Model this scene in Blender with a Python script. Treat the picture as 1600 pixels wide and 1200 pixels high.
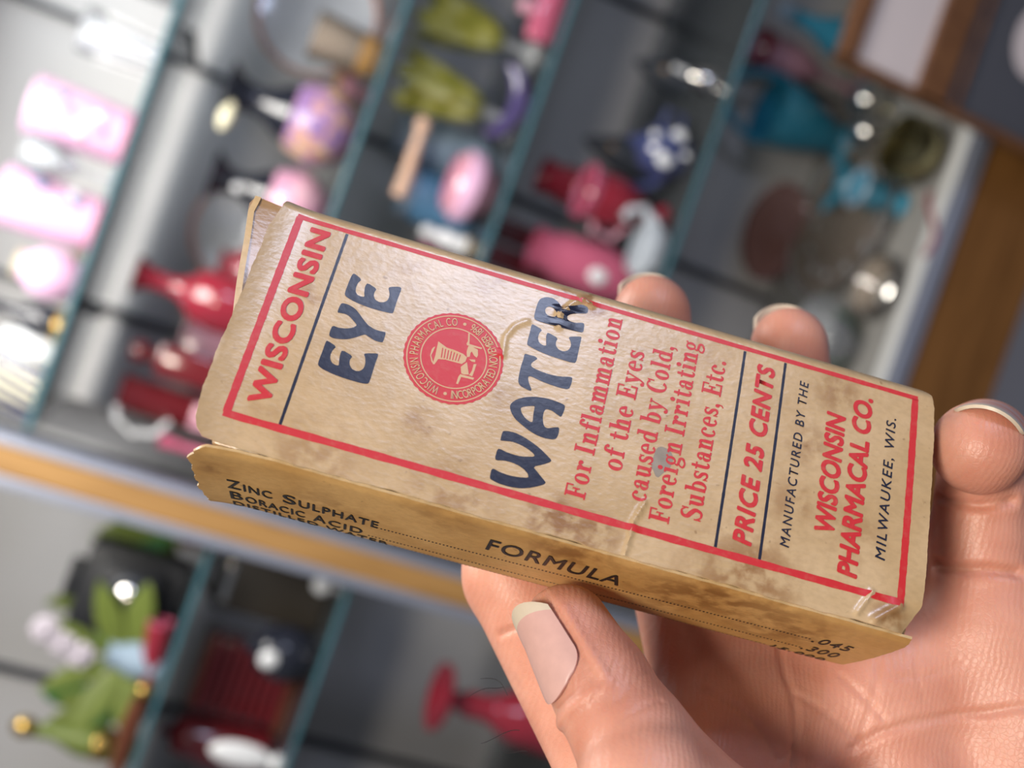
import bpy, bmesh, math, random
import numpy as np
from mathutils import Matrix, Vector
from mathutils.geometry import tessellate_polygon

for o in list(bpy.data.objects):
    bpy.data.objects.remove(o, do_unlink=True)
SC = bpy.context.scene
COL = SC.collection
random.seed(7)
rng = np.random.default_rng(5)

# ------------------------------------------------------------------ camera, world, lights, exposure
cam_d = bpy.data.cameras.new('camera')
cam_d.sensor_width = 36.0
cam_d.lens = 38.25
cam_d.clip_start = 0.01
cam_d.clip_end = 30
cam_d.dof.use_dof = True
cam_d.dof.focus_distance = 0.176
cam_d.dof.aperture_fstop = 12.0
cam_d.dof.aperture_blades = 0
cam = bpy.data.objects.new('camera', cam_d)
COL.objects.link(cam)
cam.matrix_world = Matrix(((0.333807, 0.942641, 0.0, 0.0), (-0.259827, 0.09201, -0.961262, 0.0),
                           (-0.906125, 0.320876, 0.275637, 1.36), (0, 0, 0, 1)))
SC.camera = cam

world = bpy.data.worlds.new('shop_interior')
SC.world = world
world.use_nodes = True
bg = world.node_tree.nodes['Background']
bg.inputs[0].default_value = (0.80, 0.86, 1.0, 1)
bg.inputs[1].default_value = 0.17

SC.view_settings.view_transform = 'Standard'
SC.view_settings.look = 'None'
SC.view_settings.gamma = 1.0
SC.view_settings.use_curve_mapping = False
SC.view_settings.exposure = 0.0
SC.cycles.max_bounces = 8
SC.cycles.caustics_reflective = False
SC.cycles.caustics_refractive = False
SC.cycles.sample_clamp_indirect = 4.0

def area(name, loc, target, size, power, color, size_y=None):
    d = bpy.data.lights.new(name, 'AREA')
    d.energy = power
    d.color = color
    d.shape = 'RECTANGLE'
    d.size = size
    d.size_y = size_y or size
    o = bpy.data.objects.new(name, d)
    COL.objects.link(o)
    o.location = loc
    o.rotation_euler = (Vector(target) - Vector(loc)).to_track_quat('-Z', 'Y').to_euler()
    return o

# skylight over the counter, the shop window on the right behind the camera, the showcase strip lamp
area('skylight', (-0.19, -0.67, 2.18), (0.05, 0.19, 1.30), 0.28, 17.2, (1.0, 0.90, 0.76))
area('shop_window', (1.57, -0.66, 1.535), (0.05, 0.2, 1.32), 0.42, 13.0, (0.66, 0.74, 1.0))
area('showcase_lamp', (0.25, 1.86, 1.93), (0.22, 1.93, 1.0), 1.3, 5.5, (0.82, 0.93, 1.0), 0.12)
area('cabinet_fill_lamp', (0.15, 0.85, 2.25), (-0.05, 2.2, 0.6), 0.7, 41.0, (1.0, 0.96, 0.90))  # unseen fill lamp, added to brighten the cabinets

# ------------------------------------------------------------------ helpers
def link_mesh(name, verts, faces, mat=None, parent=None, smooth=True, mats=None, fmat=None):
    me = bpy.data.meshes.new(name)
    me.from_pydata([tuple(v) for v in verts], [], [tuple(f) for f in faces])
    for m in (mats or ([mat] if mat else [])):
        me.materials.append(m)
    if fmat is not None:
        me.polygons.foreach_set('material_index', np.asarray(fmat, dtype=np.int32))
    me.polygons.foreach_set('use_smooth', np.full(len(me.polygons), smooth))
    me.update()
    o = bpy.data.objects.new(name, me)
    COL.objects.link(o)
    if parent is not None:
        o.parent = parent
    return o

def tag(o, label, cat=None, group=None, kind=None):
    o['label'] = label
    if cat: o['category'] = cat
    if group: o['group'] = group
    if kind: o['kind'] = kind
    return o

def thing(name, label, cat, loc=(0, 0, 0), rotz=0.0, group=None):
    o = bpy.data.objects.new(name, None)
    COL.objects.link(o)
    o.empty_display_size = 0.02
    o.location = loc
    o.rotation_euler = (0, 0, rotz)
    return tag(o, label, cat, group)

class MB:
    """collects shapes; build() links them as one mesh object"""
    def __init__(s): s.v = []; s.f = []; s.sm = True
    def add(s, V, F):
        n = len(s.v); s.v += [tuple(p) for p in V]; s.f += [tuple(i + n for i in f) for f in F]; return s
    def box(s, x0, x1, y0, y1, z0, z1, bev=0.0):
        bm = bmesh.new()
        bmesh.ops.create_cube(bm, size=1.0)
        for v in bm.verts:
            v.co = Vector(((x0 + x1) / 2 + v.co.x * (x1 - x0), (y0 + y1) / 2 + v.co.y * (y1 - y0), (z0 + z1) / 2 + v.co.z * (z1 - z0)))
        if bev:
            bmesh.ops.bevel(bm, geom=bm.edges[:], offset=bev, segments=2, affect='EDGES', profile=0.5)
        bm.verts.index_update()
        s.add([v.co[:] for v in bm.verts], [[v.index for v in f.verts] for f in bm.faces]); bm.free(); return s
    def lathe(s, prof, seg=24, off=(0, 0, 0), axis=None, squash=(1, 1)):
        """prof = [(radius, height)...]; axis = direction of the height (default z)"""
        q = Vector((0, 0, 1)).rotation_difference(Vector(axis)) if axis else None
        V = []; F = []
        for (r, z) in prof:
            for k in range(seg):
                a = 2 * math.pi * k / seg
                p = Vector((max(r, 1e-5) * math.cos(a) * squash[0], max(r, 1e-5) * math.sin(a) * squash[1], z))
                if q: p = q @ p
                V.append((p.x + off[0], p.y + off[1], p.z + off[2]))
        for i in range(len(prof) - 1):
            for k in range(seg):
                F.append((i * seg + k, i * seg + (k + 1) % seg, (i + 1) * seg + (k + 1) % seg, (i + 1) * seg + k))
        (ra, za), (rb, zb) = prof[0], prof[-1]
        if min(ra, rb) > 0.01 and abs(ra - rb) < 0.013 and abs(za - zb) < 0.02 and len(prof) < 6:      # a ring: closed on itself
            n = (len(prof) - 1) * seg
            for k in range(seg):
                F.append((n + k, n + (k + 1) % seg, (k + 1) % seg, k))
        else:
            F.append(tuple(range(seg - 1, -1, -1)))
            F.append(tuple((len(prof) - 1) * seg + k for k in range(seg)))
        return s.add(V, F)
    def tube(s, pts, r, seg=10, closed=False):
        P = [Vector(p) for p in pts]; n = len(P)
        R = r if hasattr(r, '__len__') else [r] * n
        V = []; F = []
        up = Vector((0.13, 0.31, 0.94))
        for i, p in enumerate(P):
            t = (P[(i + 1) % n] - P[i - 1]) if closed else (P[min(i + 1, n - 1)] - P[max(i - 1, 0)])
            t.normalize()
            a = t.cross(up).normalized(); b = t.cross(a)
            for k in range(seg):
                w = 2 * math.pi * k / seg
                V.append(tuple(p + (a * math.cos(w) + b * math.sin(w)) * R[i]))
        m = n if closed else n - 1
        for i in range(m):
            j = (i + 1) % n
            for k in range(seg):
                F.append((i * seg + k, i * seg + (k + 1) % seg, j * seg + (k + 1) % seg, j * seg + k))
        if not closed:
            F.append(tuple(range(seg - 1, -1, -1))); F.append(tuple((n - 1) * seg + k for k in range(seg)))
        return s.add(V, F)
    def ball(s, c, r, seg=16):
        rx, ry, rz = r if hasattr(r, '__len__') else (r, r, r)
        prof = [(math.sin(math.pi * i / seg), -math.cos(math.pi * i / seg)) for i in range(seg + 1)]
        V = []; F = []
        for (a, z) in prof:
            for k in range(seg):
                w = 2 * math.pi * k / seg
                V.append((c[0] + rx * max(a, 1e-4) * math.cos(w), c[1] + ry * max(a, 1e-4) * math.sin(w), c[2] + rz * z))
        for i in range(seg):
            for k in range(seg):
                F.append((i * seg + k, i * seg + (k + 1) % seg, (i + 1) * seg + (k + 1) % seg, (i + 1) * seg + k))
        return s.add(V, F)
    def build(s, name, mat, parent=None, smooth=True):
        o = link_mesh(name, s.v, s.f, mat, parent, smooth)
        if smooth:
            o.data.set_sharp_from_angle(angle=math.radians(40))
        return o

def struct(name, mb, mat, smooth=False):
    o = mb.build(name, mat, None, smooth); o['kind'] = 'structure'; return o

# ------------------------------------------------------------------ materials
def new_mat(name):
    m = bpy.data.materials.new(name); m.use_nodes = True
    return m, m.node_tree.nodes, m.node_tree.links, m.node_tree.nodes['Principled BSDF']

def simple(name, col, rough=0.5, metal=0.0, trans=0.0, noise=0.0, scale=40.0, spec=0.5, coat=0.0):
    m, N, L, b = new_mat(name)
    b.inputs['Base Color'].default_value = (*col, 1)
    b.inputs['Roughness'].default_value = rough
    b.inputs['Metallic'].default_value = metal
    b.inputs['Transmission Weight'].default_value = trans
    b.inputs['Specular IOR Level'].default_value = spec
    b.inputs['Coat Weight'].default_value = coat
    if noise:
        tc = N.new('ShaderNodeTexCoord'); nz = N.new('ShaderNodeTexNoise'); mx = N.new('ShaderNodeMix')
        nz.inputs['Scale'].default_value = scale; nz.inputs['Detail'].default_value = 5
        mx.data_type = 'RGBA'
        mx.inputs[6].default_value = (*[c * (1 - noise) for c in col], 1)
        mx.inputs[7].default_value = (*[min(1, c * (1 + noise)) for c in col], 1)
        L.new(tc.outputs['Object'], nz.inputs['Vector']); L.new(nz.outputs['Fac'], mx.inputs[0]); L.new(mx.outputs[2], b.inputs['Base Color'])
    return m

def mottled(name, cols, scale, rough=0.15, dist=0.0):
    m, N, L, b = new_mat(name)
    tc = N.new('ShaderNodeTexCoord'); nz = N.new('ShaderNodeTexNoise'); cr = N.new('ShaderNodeValToRGB')
    nz.inputs['Scale'].default_value = scale; nz.inputs['Detail'].default_value = 3; nz.inputs['Distortion'].default_value = dist
    e = cr.color_ramp.elements
    while len(e) < len(cols): e.new(0.5)
    for i, c in enumerate(cols):
        e[i].position = 0.3 + 0.4 * i / (len(cols) - 1); e[i].color = (*c, 1)
    L.new(tc.outputs['Object'], nz.inputs['Vector']); L.new(nz.outputs['Fac'], cr.inputs[0]); L.new(cr.outputs[0], b.inputs['Base Color'])
    b.inputs['Roughness'].default_value = rough
    return m

def clear_glass(name, tint, opacity=0.12, rough=0.05):
    """thin clear glass: see-through with a glossy reflection and a little body colour"""
    m, N, L, b = new_mat(name)
    out = N['Material Output']; tr = N.new('ShaderNodeBsdfTransparent'); gl = N.new('ShaderNodeBsdfGlossy')
    fr = N.new('ShaderNodeFresnel'); m1 = N.new('ShaderNodeMixShader'); m2 = N.new('ShaderNodeMixShader')
    tr.inputs[0].default_value = (*[0.6 + 0.4 * c for c in tint], 1)
    gl.inputs['Roughness'].default_value = rough
    b.inputs['Base Color'].default_value = (*tint, 1); b.inputs['Roughness'].default_value = 0.2
    m1.inputs[0].default_value = opacity
    L.new(tr.outputs[0], m1.inputs[1]); L.new(b.outputs[0], m1.inputs[2])
    L.new(fr.outputs[0], m2.inputs[0]); L.new(m1.outputs[0], m2.inputs[1]); L.new(gl.outputs[0], m2.inputs[2])
    L.new(m2.outputs[0], out.inputs[0])
    return m

def wood_mat(name, c1, c2, axis_scale=(6, 6, 0.6)):
    m, N, L, b = new_mat(name)
    tc = N.new('ShaderNodeTexCoord'); mp = N.new('ShaderNodeMapping'); nz = N.new('ShaderNodeTexNoise'); cr = N.new('ShaderNodeValToRGB')
    mp.inputs['Scale'].default_value = axis_scale
    nz.inputs['Scale'].default_value = 9; nz.inputs['Detail'].default_value = 6; nz.inputs['Distortion'].default_value = 0.6
    cr.color_ramp.elements[0].position = 0.3; cr.color_ramp.elements[1].position = 0.7
    cr.color_ramp.elements[0].color = (*c1, 1); cr.color_ramp.elements[1].color = (*c2, 1)
    L.new(tc.outputs['Object'], mp.inputs[0]); L.new(mp.outputs[0], nz.inputs['Vector']); L.new(nz.outputs['Fac'], cr.inputs[0]); L.new(cr.outputs[0], b.inputs['Base Color'])
    b.inputs['Roughness'].default_value = 0.45
    return m

M = {}
M['carpet'] = simple('blue_grey_carpet', (0.075, 0.080, 0.105), 0.95, noise=0.35, scale=300)
M['wall'] = simple('painted_wall', (0.42, 0.42, 0.44), 0.8, noise=0.05)
M['panel'] = simple('grey_back_panel', (0.49, 0.475, 0.465), 0.7, noise=0.06, scale=4)
M['panel_cream'] = simple('greyed_back_panel', (0.46, 0.45, 0.445), 0.7, noise=0.08, scale=4)
M['deck'] = simple('grey_deck', (0.27, 0.26, 0.24), 0.5, noise=0.15, scale=15)
M['deck_trim'] = simple('white_trim', (0.60, 0.60, 0.58), 0.5, noise=0.05)
M['alu'] = simple('brushed_aluminium', (0.42, 0.45, 0.55), 0.38, metal=0.7, noise=0.06)
M['wood'] = wood_mat('honey_wood', (0.27, 0.14, 0.042), (0.40, 0.22, 0.075))
M['wood_base'] = wood_mat('brown_wood', (0.15, 0.062, 0.014), (0.23, 0.10, 0.026), (0.6, 6, 6))
M['wood_dark'] = wood_mat('dark_brown_wood', (0.10, 0.04, 0.018), (0.19, 0.085, 0.035))
M['standard'] = simple('black_standard', (0.025, 0.03, 0.04), 0.5)
M['shelf'] = clear_glass('shelf_glass', (0.62, 0.68, 0.72), 0.08)
M['shelf_edge'] = simple('shelf_glass_edge', (0.05, 0.14, 0.17), 0.15, noise=0.2)
M['clear'] = clear_glass('clear_glass', (0.85, 0.88, 0.92), 0.3)
M['clear_warm'] = clear_glass('warm_clear_glass', (0.62, 0.52, 0.42), 0.30)
M['clear_pink'] = clear_glass('pink_tinted_glass', (0.70, 0.36, 0.28), 0.55)
M['pink'] = simple('pink_satin_glass', (0.70, 0.42, 0.60), 0.4, noise=0.12, scale=30)
M['pink_hot'] = simple('deep_pink_glass', (0.46, 0.10, 0.17), 0.2, noise=0.15, scale=30, coat=0.4)
M['pink_pale'] = simple('pale_pink_glass', (0.56, 0.28, 0.35), 0.2, noise=0.12, scale=30, coat=0.4)
M['red'] = simple('cranberry_glass', (0.25, 0.02, 0.035), 0.12, noise=0.25, scale=40, coat=0.5)
M['red_dark'] = simple('dark_red_glass', (0.13, 0.012, 0.016), 0.15, noise=0.3, scale=40, coat=0.5)
M['black'] = simple('black_glass', (0.015, 0.017, 0.026), 0.15, coat=0.3)
M['faint_red'] = clear_glass('faint_red_glass', (0.42, 0.20, 0.17), 0.32)
M['ice'] = simple('icy_white_glass', (0.46, 0.50, 0.54), 0.3, noise=0.1)
M['navy'] = simple('navy_glaze', (0.04, 0.05, 0.13), 0.15, coat=0.5)
M['white'] = simple('white_glaze', (0.72, 0.73, 0.74), 0.2, noise=0.04)
M['cream'] = simple('cream_glaze', (0.78, 0.73, 0.52), 0.25, noise=0.06)
M['blue'] = simple('blue_pottery', (0.10, 0.24, 0.40), 0.35, noise=0.15)
M['paleblue'] = simple('pale_blue_pottery', (0.28, 0.37, 0.46), 0.35, noise=0.12)
M['turq'] = simple('turquoise_glass', (0.04, 0.30, 0.45), 0.1, noise=0.3, scale=45, coat=0.5, trans=0.15)
M['purple_dark'] = simple('dark_purple_glass', (0.06, 0.045, 0.13), 0.15, noise=0.2, coat=0.4)
M['purple'] = mottled('mottled_purple_glass', [(0.10, 0.05, 0.20), (0.28, 0.17, 0.36), (0.36, 0.20, 0.34), (0.52, 0.28, 0.16), (0.66, 0.52, 0.36)], 34, 0.25, 1.0)
M['rose'] = mottled('rose_mottled_glass', [(0.42, 0.24, 0.34), (0.60, 0.30, 0.42), (0.70, 0.46, 0.50)], 20, 0.2)
M['green'] = mottled('yellow_green_glass', [(0.13, 0.14, 0.02), (0.30, 0.29, 0.05), (0.48, 0.48, 0.24)], 22, 0.2)
M['amber'] = simple('amber_glass', (0.30, 0.17, 0.06), 0.12, noise=0.25, coat=0.4)
M['silver'] = simple('polished_silver', (0.62, 0.60, 0.56), 0.12, metal=1.0)
M['brass'] = simple('aged_brass', (0.26, 0.23, 0.12), 0.2, metal=0.9, noise=0.3)
M['gold'] = simple('gold_trim', (0.55, 0.36, 0.10), 0.25, metal=0.9)
M['peach'] = simple('peach_wood', (0.72, 0.46, 0.32), 0.5, noise=0.08)
M['leaf'] = simple('leaf_green', (0.13, 0.17, 0.03), 0.45, noise=0.35, scale=60)
M['leaf_dark'] = simple('deep_leaf_green', (0.03, 0.12, 0.03), 0.45, noise=0.3, scale=60)
M['black_leather'] = simple('black_leatherette', (0.014, 0.015, 0.018), 0.5, noise=0.3, scale=200)
M['brown_leather'] = simple('dark_brown_leather', (0.035, 0.028, 0.02), 0.5, noise=0.35, scale=120)
M['brown'] = simple('brown_lacquer', (0.11, 0.035, 0.018), 0.3, noise=0.2)
M['lilac'] = simple('lilac_petal', (0.50, 0.45, 0.50), 0.5, noise=0.1)
M['mat_pale'] = simple('pale_pink_board', (0.60, 0.53, 0.54), 0.7, noise=0.03)
M['mat_dark'] = simple('dark_blue_board', (0.075, 0.078, 0.095), 0.4, noise=0.1, scale=8)

# ------------------------------------------------------------------ the carton (local frame: u along it, v across its front, w into its depth)
S = 0.036
BOX = Matrix(((0.060276, -0.900067, -0.431562, 0.014), (-0.213559, -0.433965, 0.875252, 0.183),
              (-0.975069, 0.039408, -0.218375, 1.351), (0, 0, 0, 1)))
carton = thing('paper_carton', 'worn tan paper carton with red and navy lettering held in the hand', 'box')
carton.matrix_world = BOX

def paper(name, c_lo, c_hi, stain, spots, sheen=0.8, rough=0.29):
    """aged paper: fibre grain, blotches and brown stains at fixed places on the carton"""
    m, N, L, b = new_mat(name)
    tc = N.new('ShaderNodeTexCoord')
    def noise(scale, detail, sc=(1, 1, 1), dist=0.0):
        mp = N.new('ShaderNodeMapping'); mp.inputs['Scale'].default_value = sc
        n = N.new('ShaderNodeTexNoise'); n.inputs['Scale'].default_value = scale; n.inputs['Detail'].default_value = detail
        n.inputs['Distortion'].default_value = dist
        L.new(tc.outputs['Object'], mp.inputs[0]); L.new(mp.outputs[0], n.inputs['Vector']); return n.outputs['Fac']
    def mix(f, a, c, mode='MIX'):
        x = N.new('ShaderNodeMix'); x.data_type = 'RGBA'; x.blend_type = mode
        for i, q in ((0, f), (6, a), (7, c)):
            if hasattr(q, 'is_output'): L.new(q, x.inputs[i])
            else: x.inputs[i].default_value = q if i == 0 else (*q, 1)
        return x.outputs[2]
    def ramp(f, lo, hi, to0=0.0, to1=1.0):
        r = N.new('ShaderNodeMapRange'); r.interpolation_type = 'SMOOTHSTEP'
        r.inputs[1].default_value = lo; r.inputs[2].default_value = hi; r.inputs[3].default_value = to0; r.inputs[4].default_value = to1
        L.new(f, r.inputs[0]); return r.outputs[0]
    def mth(op, a, c):
        x = N.new('ShaderNodeMath'); x.operation = op
        for i, q in ((0, a), (1, c)):
            if hasattr(q, 'is_output'): L.new(q, x.inputs[i])
            else: x.inputs[i].default_value = q
        return x.outputs[0]
    grain = noise(1300, 4, (0.6, 1, 1))
    blotch = noise(70, 5)
    col = mix(ramp(blotch, 0.3, 0.7), c_lo, c_hi)
    col = mix(ramp(grain, 0.35, 0.75, 0.0, 0.22), col, tuple(c * 0.62 for c in c_lo))
    specks = ramp(noise(520, 2), 0.70, 0.78, 0.0, 0.45)
    col = mix(specks, col, tuple(c * 0.5 for c in stain))
    wob = noise(330, 6, dist=0.15)
    tot = None
    for (u, v, w, r, s) in spots:
        d = N.new('ShaderNodeVectorMath'); d.operation = 'DISTANCE'
        L.new(tc.outputs['Object'], d.inputs[0]); d.inputs[1].default_value = (u * S, v * S, w * S)
        f = mth('MULTIPLY', ramp(d.outputs['Value'], r * S, r * S * 0.15), s)
        tot = f if tot is None else mth('ADD', tot, f)
    if tot is not None:
        f = mth('MULTIPLY', tot, ramp(wob, 0.36, 0.62))
        col = mix(mth('MINIMUM', f, 0.85), col, stain)
    L.new(col, b.inputs['Base Color'])
    b.inputs['Roughness'].default_value = rough
    b.inputs['Specular IOR Level'].default_value = sheen
    bp = N.new('ShaderNodeBump'); bp.inputs['Strength'].default_value = 0.2; bp.inputs['Distance'].default_value = 0.00025
    L.new(mth('ADD', grain, mth('MULTIPLY', noise(260, 3), 1.2)), bp.inputs['Height']); L.new(bp.outputs[0], b.inputs['Normal'])
    return m

FRONT_SPOTS = [(0.78, 0.81, 0, 0.11, 0.55), (1.42, 1.06, 0, 0.17, 1.0), (1.62, 1.08, 0, 0.16, 0.9), (1.25, 0.01, 0, 0.10, 0.9), (1.40, -0.01, 0, 0.12, 1.0),
               (2.45, 0.69, 0, 0.16, 0.55), (2.62, 0.09, 0, 0.17, 0.6), (2.50, 0.39, 0, 0.16, 0.5), (1.69, 0.22, 0, 0.10, 0.5), (2.75, 0.74, 0, 0.22, 0.35),
               (1.10, 0.58, 0, 0.10, 0.3), (0.14, 0.93, 0, 0.12, 0.25), (0.16, 0.36, 0, 0.10, 0.55), (2.35, 1.06, 0, 0.3, 0.35), (1.95, 0.1, 0, 0.2, 0.25),
               (0.9, 0.02, 0, 0.12, 0.45), (2.95, 1.08, 0, 0.14, 0.8), (1.0, 1.12, 0, 0.3, 0.5), (2.25, 1.13, 0, 0.4, 0.5), (0.4, 1.12, 0, 0.3, 0.45), (0.55, 0.12, 0, 0.12, 0.3)]
SIDE_SPOTS = [(1.55, 1.14, 0.08, 0.28, 0.8), (2.1, 1.14, 0.25, 0.35, 0.7), (2.6, 1.14, 0.3, 0.4, 0.6), (0.5, 1.14, 0.35, 0.3, 0.35), (1.0, 1.14, 0.1, 0.3, 0.35), (-0.02, 1.14, 0.25, 0.12, 0.6), (2.3, 1.14, 0.05, 0.3, 0.5)]
M['paper'] = paper('aged_tan_paper', (0.50, 0.335, 0.168), (0.61, 0.43, 0.245), (0.25, 0.105, 0.025), FRONT_SPOTS)
M['paper_side'] = paper('aged_brown_paper', (0.50, 0.275, 0.085), (0.62, 0.375, 0.14), (0.20, 0.085, 0.02), SIDE_SPOTS, 0.35, 0.5)
M['paper_inner'] = paper('raw_inner_paper', (0.34, 0.20, 0.09), (0.48, 0.31, 0.16), (0.2, 0.1, 0.04), [])
M['paper_torn'] = paper('torn_paper_fibre', (0.58, 0.40, 0.20), (0.72, 0.55, 0.34), (0.3, 0.17, 0.06), [])

def pl_dist(U, V, poly):
    d = np.full(np.shape(U), 9.0)
    for (a, b) in zip(poly[:-1], poly[1:]):
        a = np.array(a); b = np.array(b); e = b - a; l2 = e @ e + 1e-12
        t = np.clip(((U - a[0]) * e[0] + (V - a[1]) * e[1]) / l2, 0, 1)
        d = np.minimum(d, np.hypot(U - a[0] - t * e[0], V - a[1] - t * e[1]))
    return d

CREASES = [([(1.05, 0.39), (1.042, 0.292), (1.071, 0.223), (1.122, 0.182)], 0.010, 0.006),
           ([(1.265, 0.169), (1.266, 0.118), (1.245, 0.10)], 0.010, 0.010),
           ([(1.259, 0.10), (1.30, 0.03), (1.34, -0.011), (1.391, 0.007)], 0.011, 0.012),
           ([(1.806, 0.879), (1.772, 0.977), (1.769, 1.065), (1.762, 1.125)], 0.010, 0.010),
           ([(2.80, 1.10), (2.86, 0.99)], 0.012, 0.012), ([(2.88, 1.11), (2.99, 1.02)], 0.02, 0.018)]
def front_w(U, V):
    U = np.asarray(U, float); V = np.asarray(V, float)
    w = np.zeros(np.broadcast(U, V).shape)
    w = w + np.where(V < -0.02, ((-0.02 - V) / 0.08) ** 2 * 0.075, 0)
    w = w - 0.006 * np.sin(np.clip((V + 0.1) / 1.24, 0, 1) * math.pi) - 0.004 * np.sin(U * 2.3 + 0.7) * np.sin(V * 2.2 + 0.4)
    w = w - 0.035 * np.clip((0.10 - U) / 0.22, 0, 1) ** 2
    for poly, wid, amp in CREASES:
        w = w - amp * np.exp(-(pl_dist(U, V, poly) / wid) ** 2)
    w = w + 0.05 * np.clip((U - 2.93) / 0.15, 0, 1) ** 2 * np.clip((V - 0.98) / 0.14, 0, 1)
    return w

def sheet(name, P, thick, nvec, mat, mat_edge):
    """grid of points with real thickness along nvec"""
    n, m, _ = P.shape
    Q = P + np.array(nvec) * thick
    V = np.concatenate([P.reshape(-1, 3), Q.reshape(-1, 3)])
    F = []; K = n * m; fm = []
    for i in range(n - 1):
        for j in range(m - 1):
            a, b, c, d = i * m + j, (i + 1) * m + j, (i + 1) * m + j + 1, i * m + j + 1
            F.append((a, b, c, d)); fm.append(0); F.append((K + d, K + c, K + b, K + a)); fm.append(1)
    def wall(idx):
        for a, b in zip(idx[:-1], idx[1:]):
            F.append((b, a, K + a, K + b)); fm.append(1)
    wall([i * m for i in range(n)][::-1]); wall([i * m + m - 1 for i in range(n)])
    wall([j for j in range(m)]); wall([(n - 1) * m + j for j in range(m)][::-1])
    o = link_mesh(name, V * S, F, None, carton, True, [mat, mat_edge], fm)
    bm = bmesh.new(); bm.from_mesh(o.data); bmesh.ops.recalc_face_normals(bm, faces=bm.faces); bm.to_mesh(o.data); bm.free()
    o.data.set_sharp_from_angle(angle=math.radians(50))
    return o

def rag(t, amp, seed, f=31.0):
    return amp * (np.sin(t * f + seed) * 0.5 + np.sin(t * f * 2.7 + seed * 3) * 0.3 + np.sin(t * f * 6.1 + seed * 5) * 0.25)

# front panel
nu, nv = 300, 120
vv = np.linspace(-0.10, 1.132, nv)
uL = np.interp(vv, [-0.10, -0.085, 0.104, 0.486, 0.781, 0.943, 1.05, 1.10, 1.132], [-0.055, -0.08, -0.112, -0.116, -0.125, -0.121, -0.112, -0.09, -0.055]) + rag(vv, 0.003, 1.0)
uR = np.interp(vv, [-0.10, -0.05, 0.03, 0.2, 0.9, 1.0, 1.06, 1.132], [3.03, 3.075, 3.09, 3.096, 3.099, 3.09, 3.06, 3.02]) + rag(vv, 0.002, 2.0)
T = np.linspace(0, 1, nu)
UU = uL[None, :] + (uR - uL)[None, :] * T[:, None]
VV = np.repeat(vv[None, :], nu, 0)
VV = VV + np.where(VV > 1.1, (VV - 1.1) / 0.032, 0) * rag(UU, 0.006, 4.0, 9.0)
P = np.stack([UU, VV, front_w(UU, VV)], -1)
fp = sheet('front_panel', P, 0.012, (0, 0, 1), M['paper'], M['paper_torn'])

# side panel (the one with the formula), its left end frayed
uu = np.linspace(0, 1, 220); ww = np.linspace(0, 1, 44)
W = np.repeat(ww[None, :], 220, 0)
uL = np.interp(ww, [0, 0.06, 0.15, 0.5, 0.7, 0.85, 1], [-0.035, -0.085, -0.115, -0.105, -0.10, -0.085, -0.07]) + rag(ww, 0.010, 3.3, 40)
uR = np.interp(ww, [0, 0.15, 1], [3.07, 3.085, 3.045]) + rag(ww, 0.002, 5)
UU = uL[None, :] + (uR - uL)[None, :] * uu[:, None]
W0 = 0.02 + rag(UU, 0.005, 7.0, 13.0) + 0.015 * np.exp(-((UU + 0.05) / 0.2) ** 2); W1 = 0.795 - 0.035 * UU
WW = W0 + (W1 - W0) * W
VVs = 1.150 + 0.012 * np.sin(W * math.pi) + np.where(W < 0.06, -(1 - W / 0.06) * 0.010, 0) - np.where(W > 0.93, (W - 0.93) / 0.07 * 0.008, 0)
VVs = VVs + 0.02 * np.clip((0.15 - UU) / 0.25, 0, 1) ** 2
VVs = VVs + 0.008 * np.exp(-((WW - 0.05 - (UU - 1.70) * 1.5) / 0.03) ** 2) * np.exp(-((UU - 1.75) / 0.08) ** 2)
sp = sheet('side_panel', np.stack([UU, VVs, WW], -1), 0.012, (0, -1, 0), M['paper_side'], M['paper_torn'])

# the shell behind: far side, back and right end
mb = MB().box(-0.03 * S, 3.055 * S, -0.085 * S, 1.135 * S, 0.03 * S, 0.685 * S, 0.03 * S)
o = mb.build('carton_shell', M['paper_inner'], carton)
mb = MB().box(-0.06 * S, 3.06 * S, -0.088 * S, 1.13 * S, 0.68 * S, 0.70 * S, 0.006 * S)
mb.build('back_panel', M['paper'], carton)

# end flap, sprung open at the left end, with its bent-over tuck strip
a = np.linspace(0, 1, 40); b = np.linspace(0, 1, 24)
A, B = np.meshgrid(a, b, indexing='ij')
Vf = -0.085 + 1.0 * A; Wf = 0.06 + 0.62 * B + 0.02 * np.sin(A * 7)
Uf = -0.075 - 0.20 * (1 - A) ** 1.25 - 0.025 * np.sin(B * math.pi) + 0.006 * np.sin(A * 9 + 1)
Uf = Uf + np.where(A < 0.08, (0.08 - A) / 0.08 * 0.03, 0)
ef = sheet('end_flap', np.stack([Uf + 0.028, Vf, Wf], -1), 0.028, (-1, 0, 0.0), M['paper_inner'], M['paper_torn'])

# tuck flap: the tongue that shows beside the front panel at the top of the open end
A, B = np.meshgrid(np.linspace(0, 1, 40), np.linspace(0, 1, 14), indexing='ij')
Vt = -0.085 + 0.80 * A
Ul = -0.272 + 0.195 * A ** 0.9 + 0.045 * np.clip((0.07 - A) / 0.07, 0, 1) ** 2
Ut = Ul + (0.02 - Ul) * B
Wt = 0.065 + 0.05 * B + 0.02 * np.sin(A * 5) * (1 - B)
sheet('tuck_flap', np.stack([Ut, Vt, Wt], -1), 0.014, (0, 0, 1), M['paper_inner'], M['paper_torn'])

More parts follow.
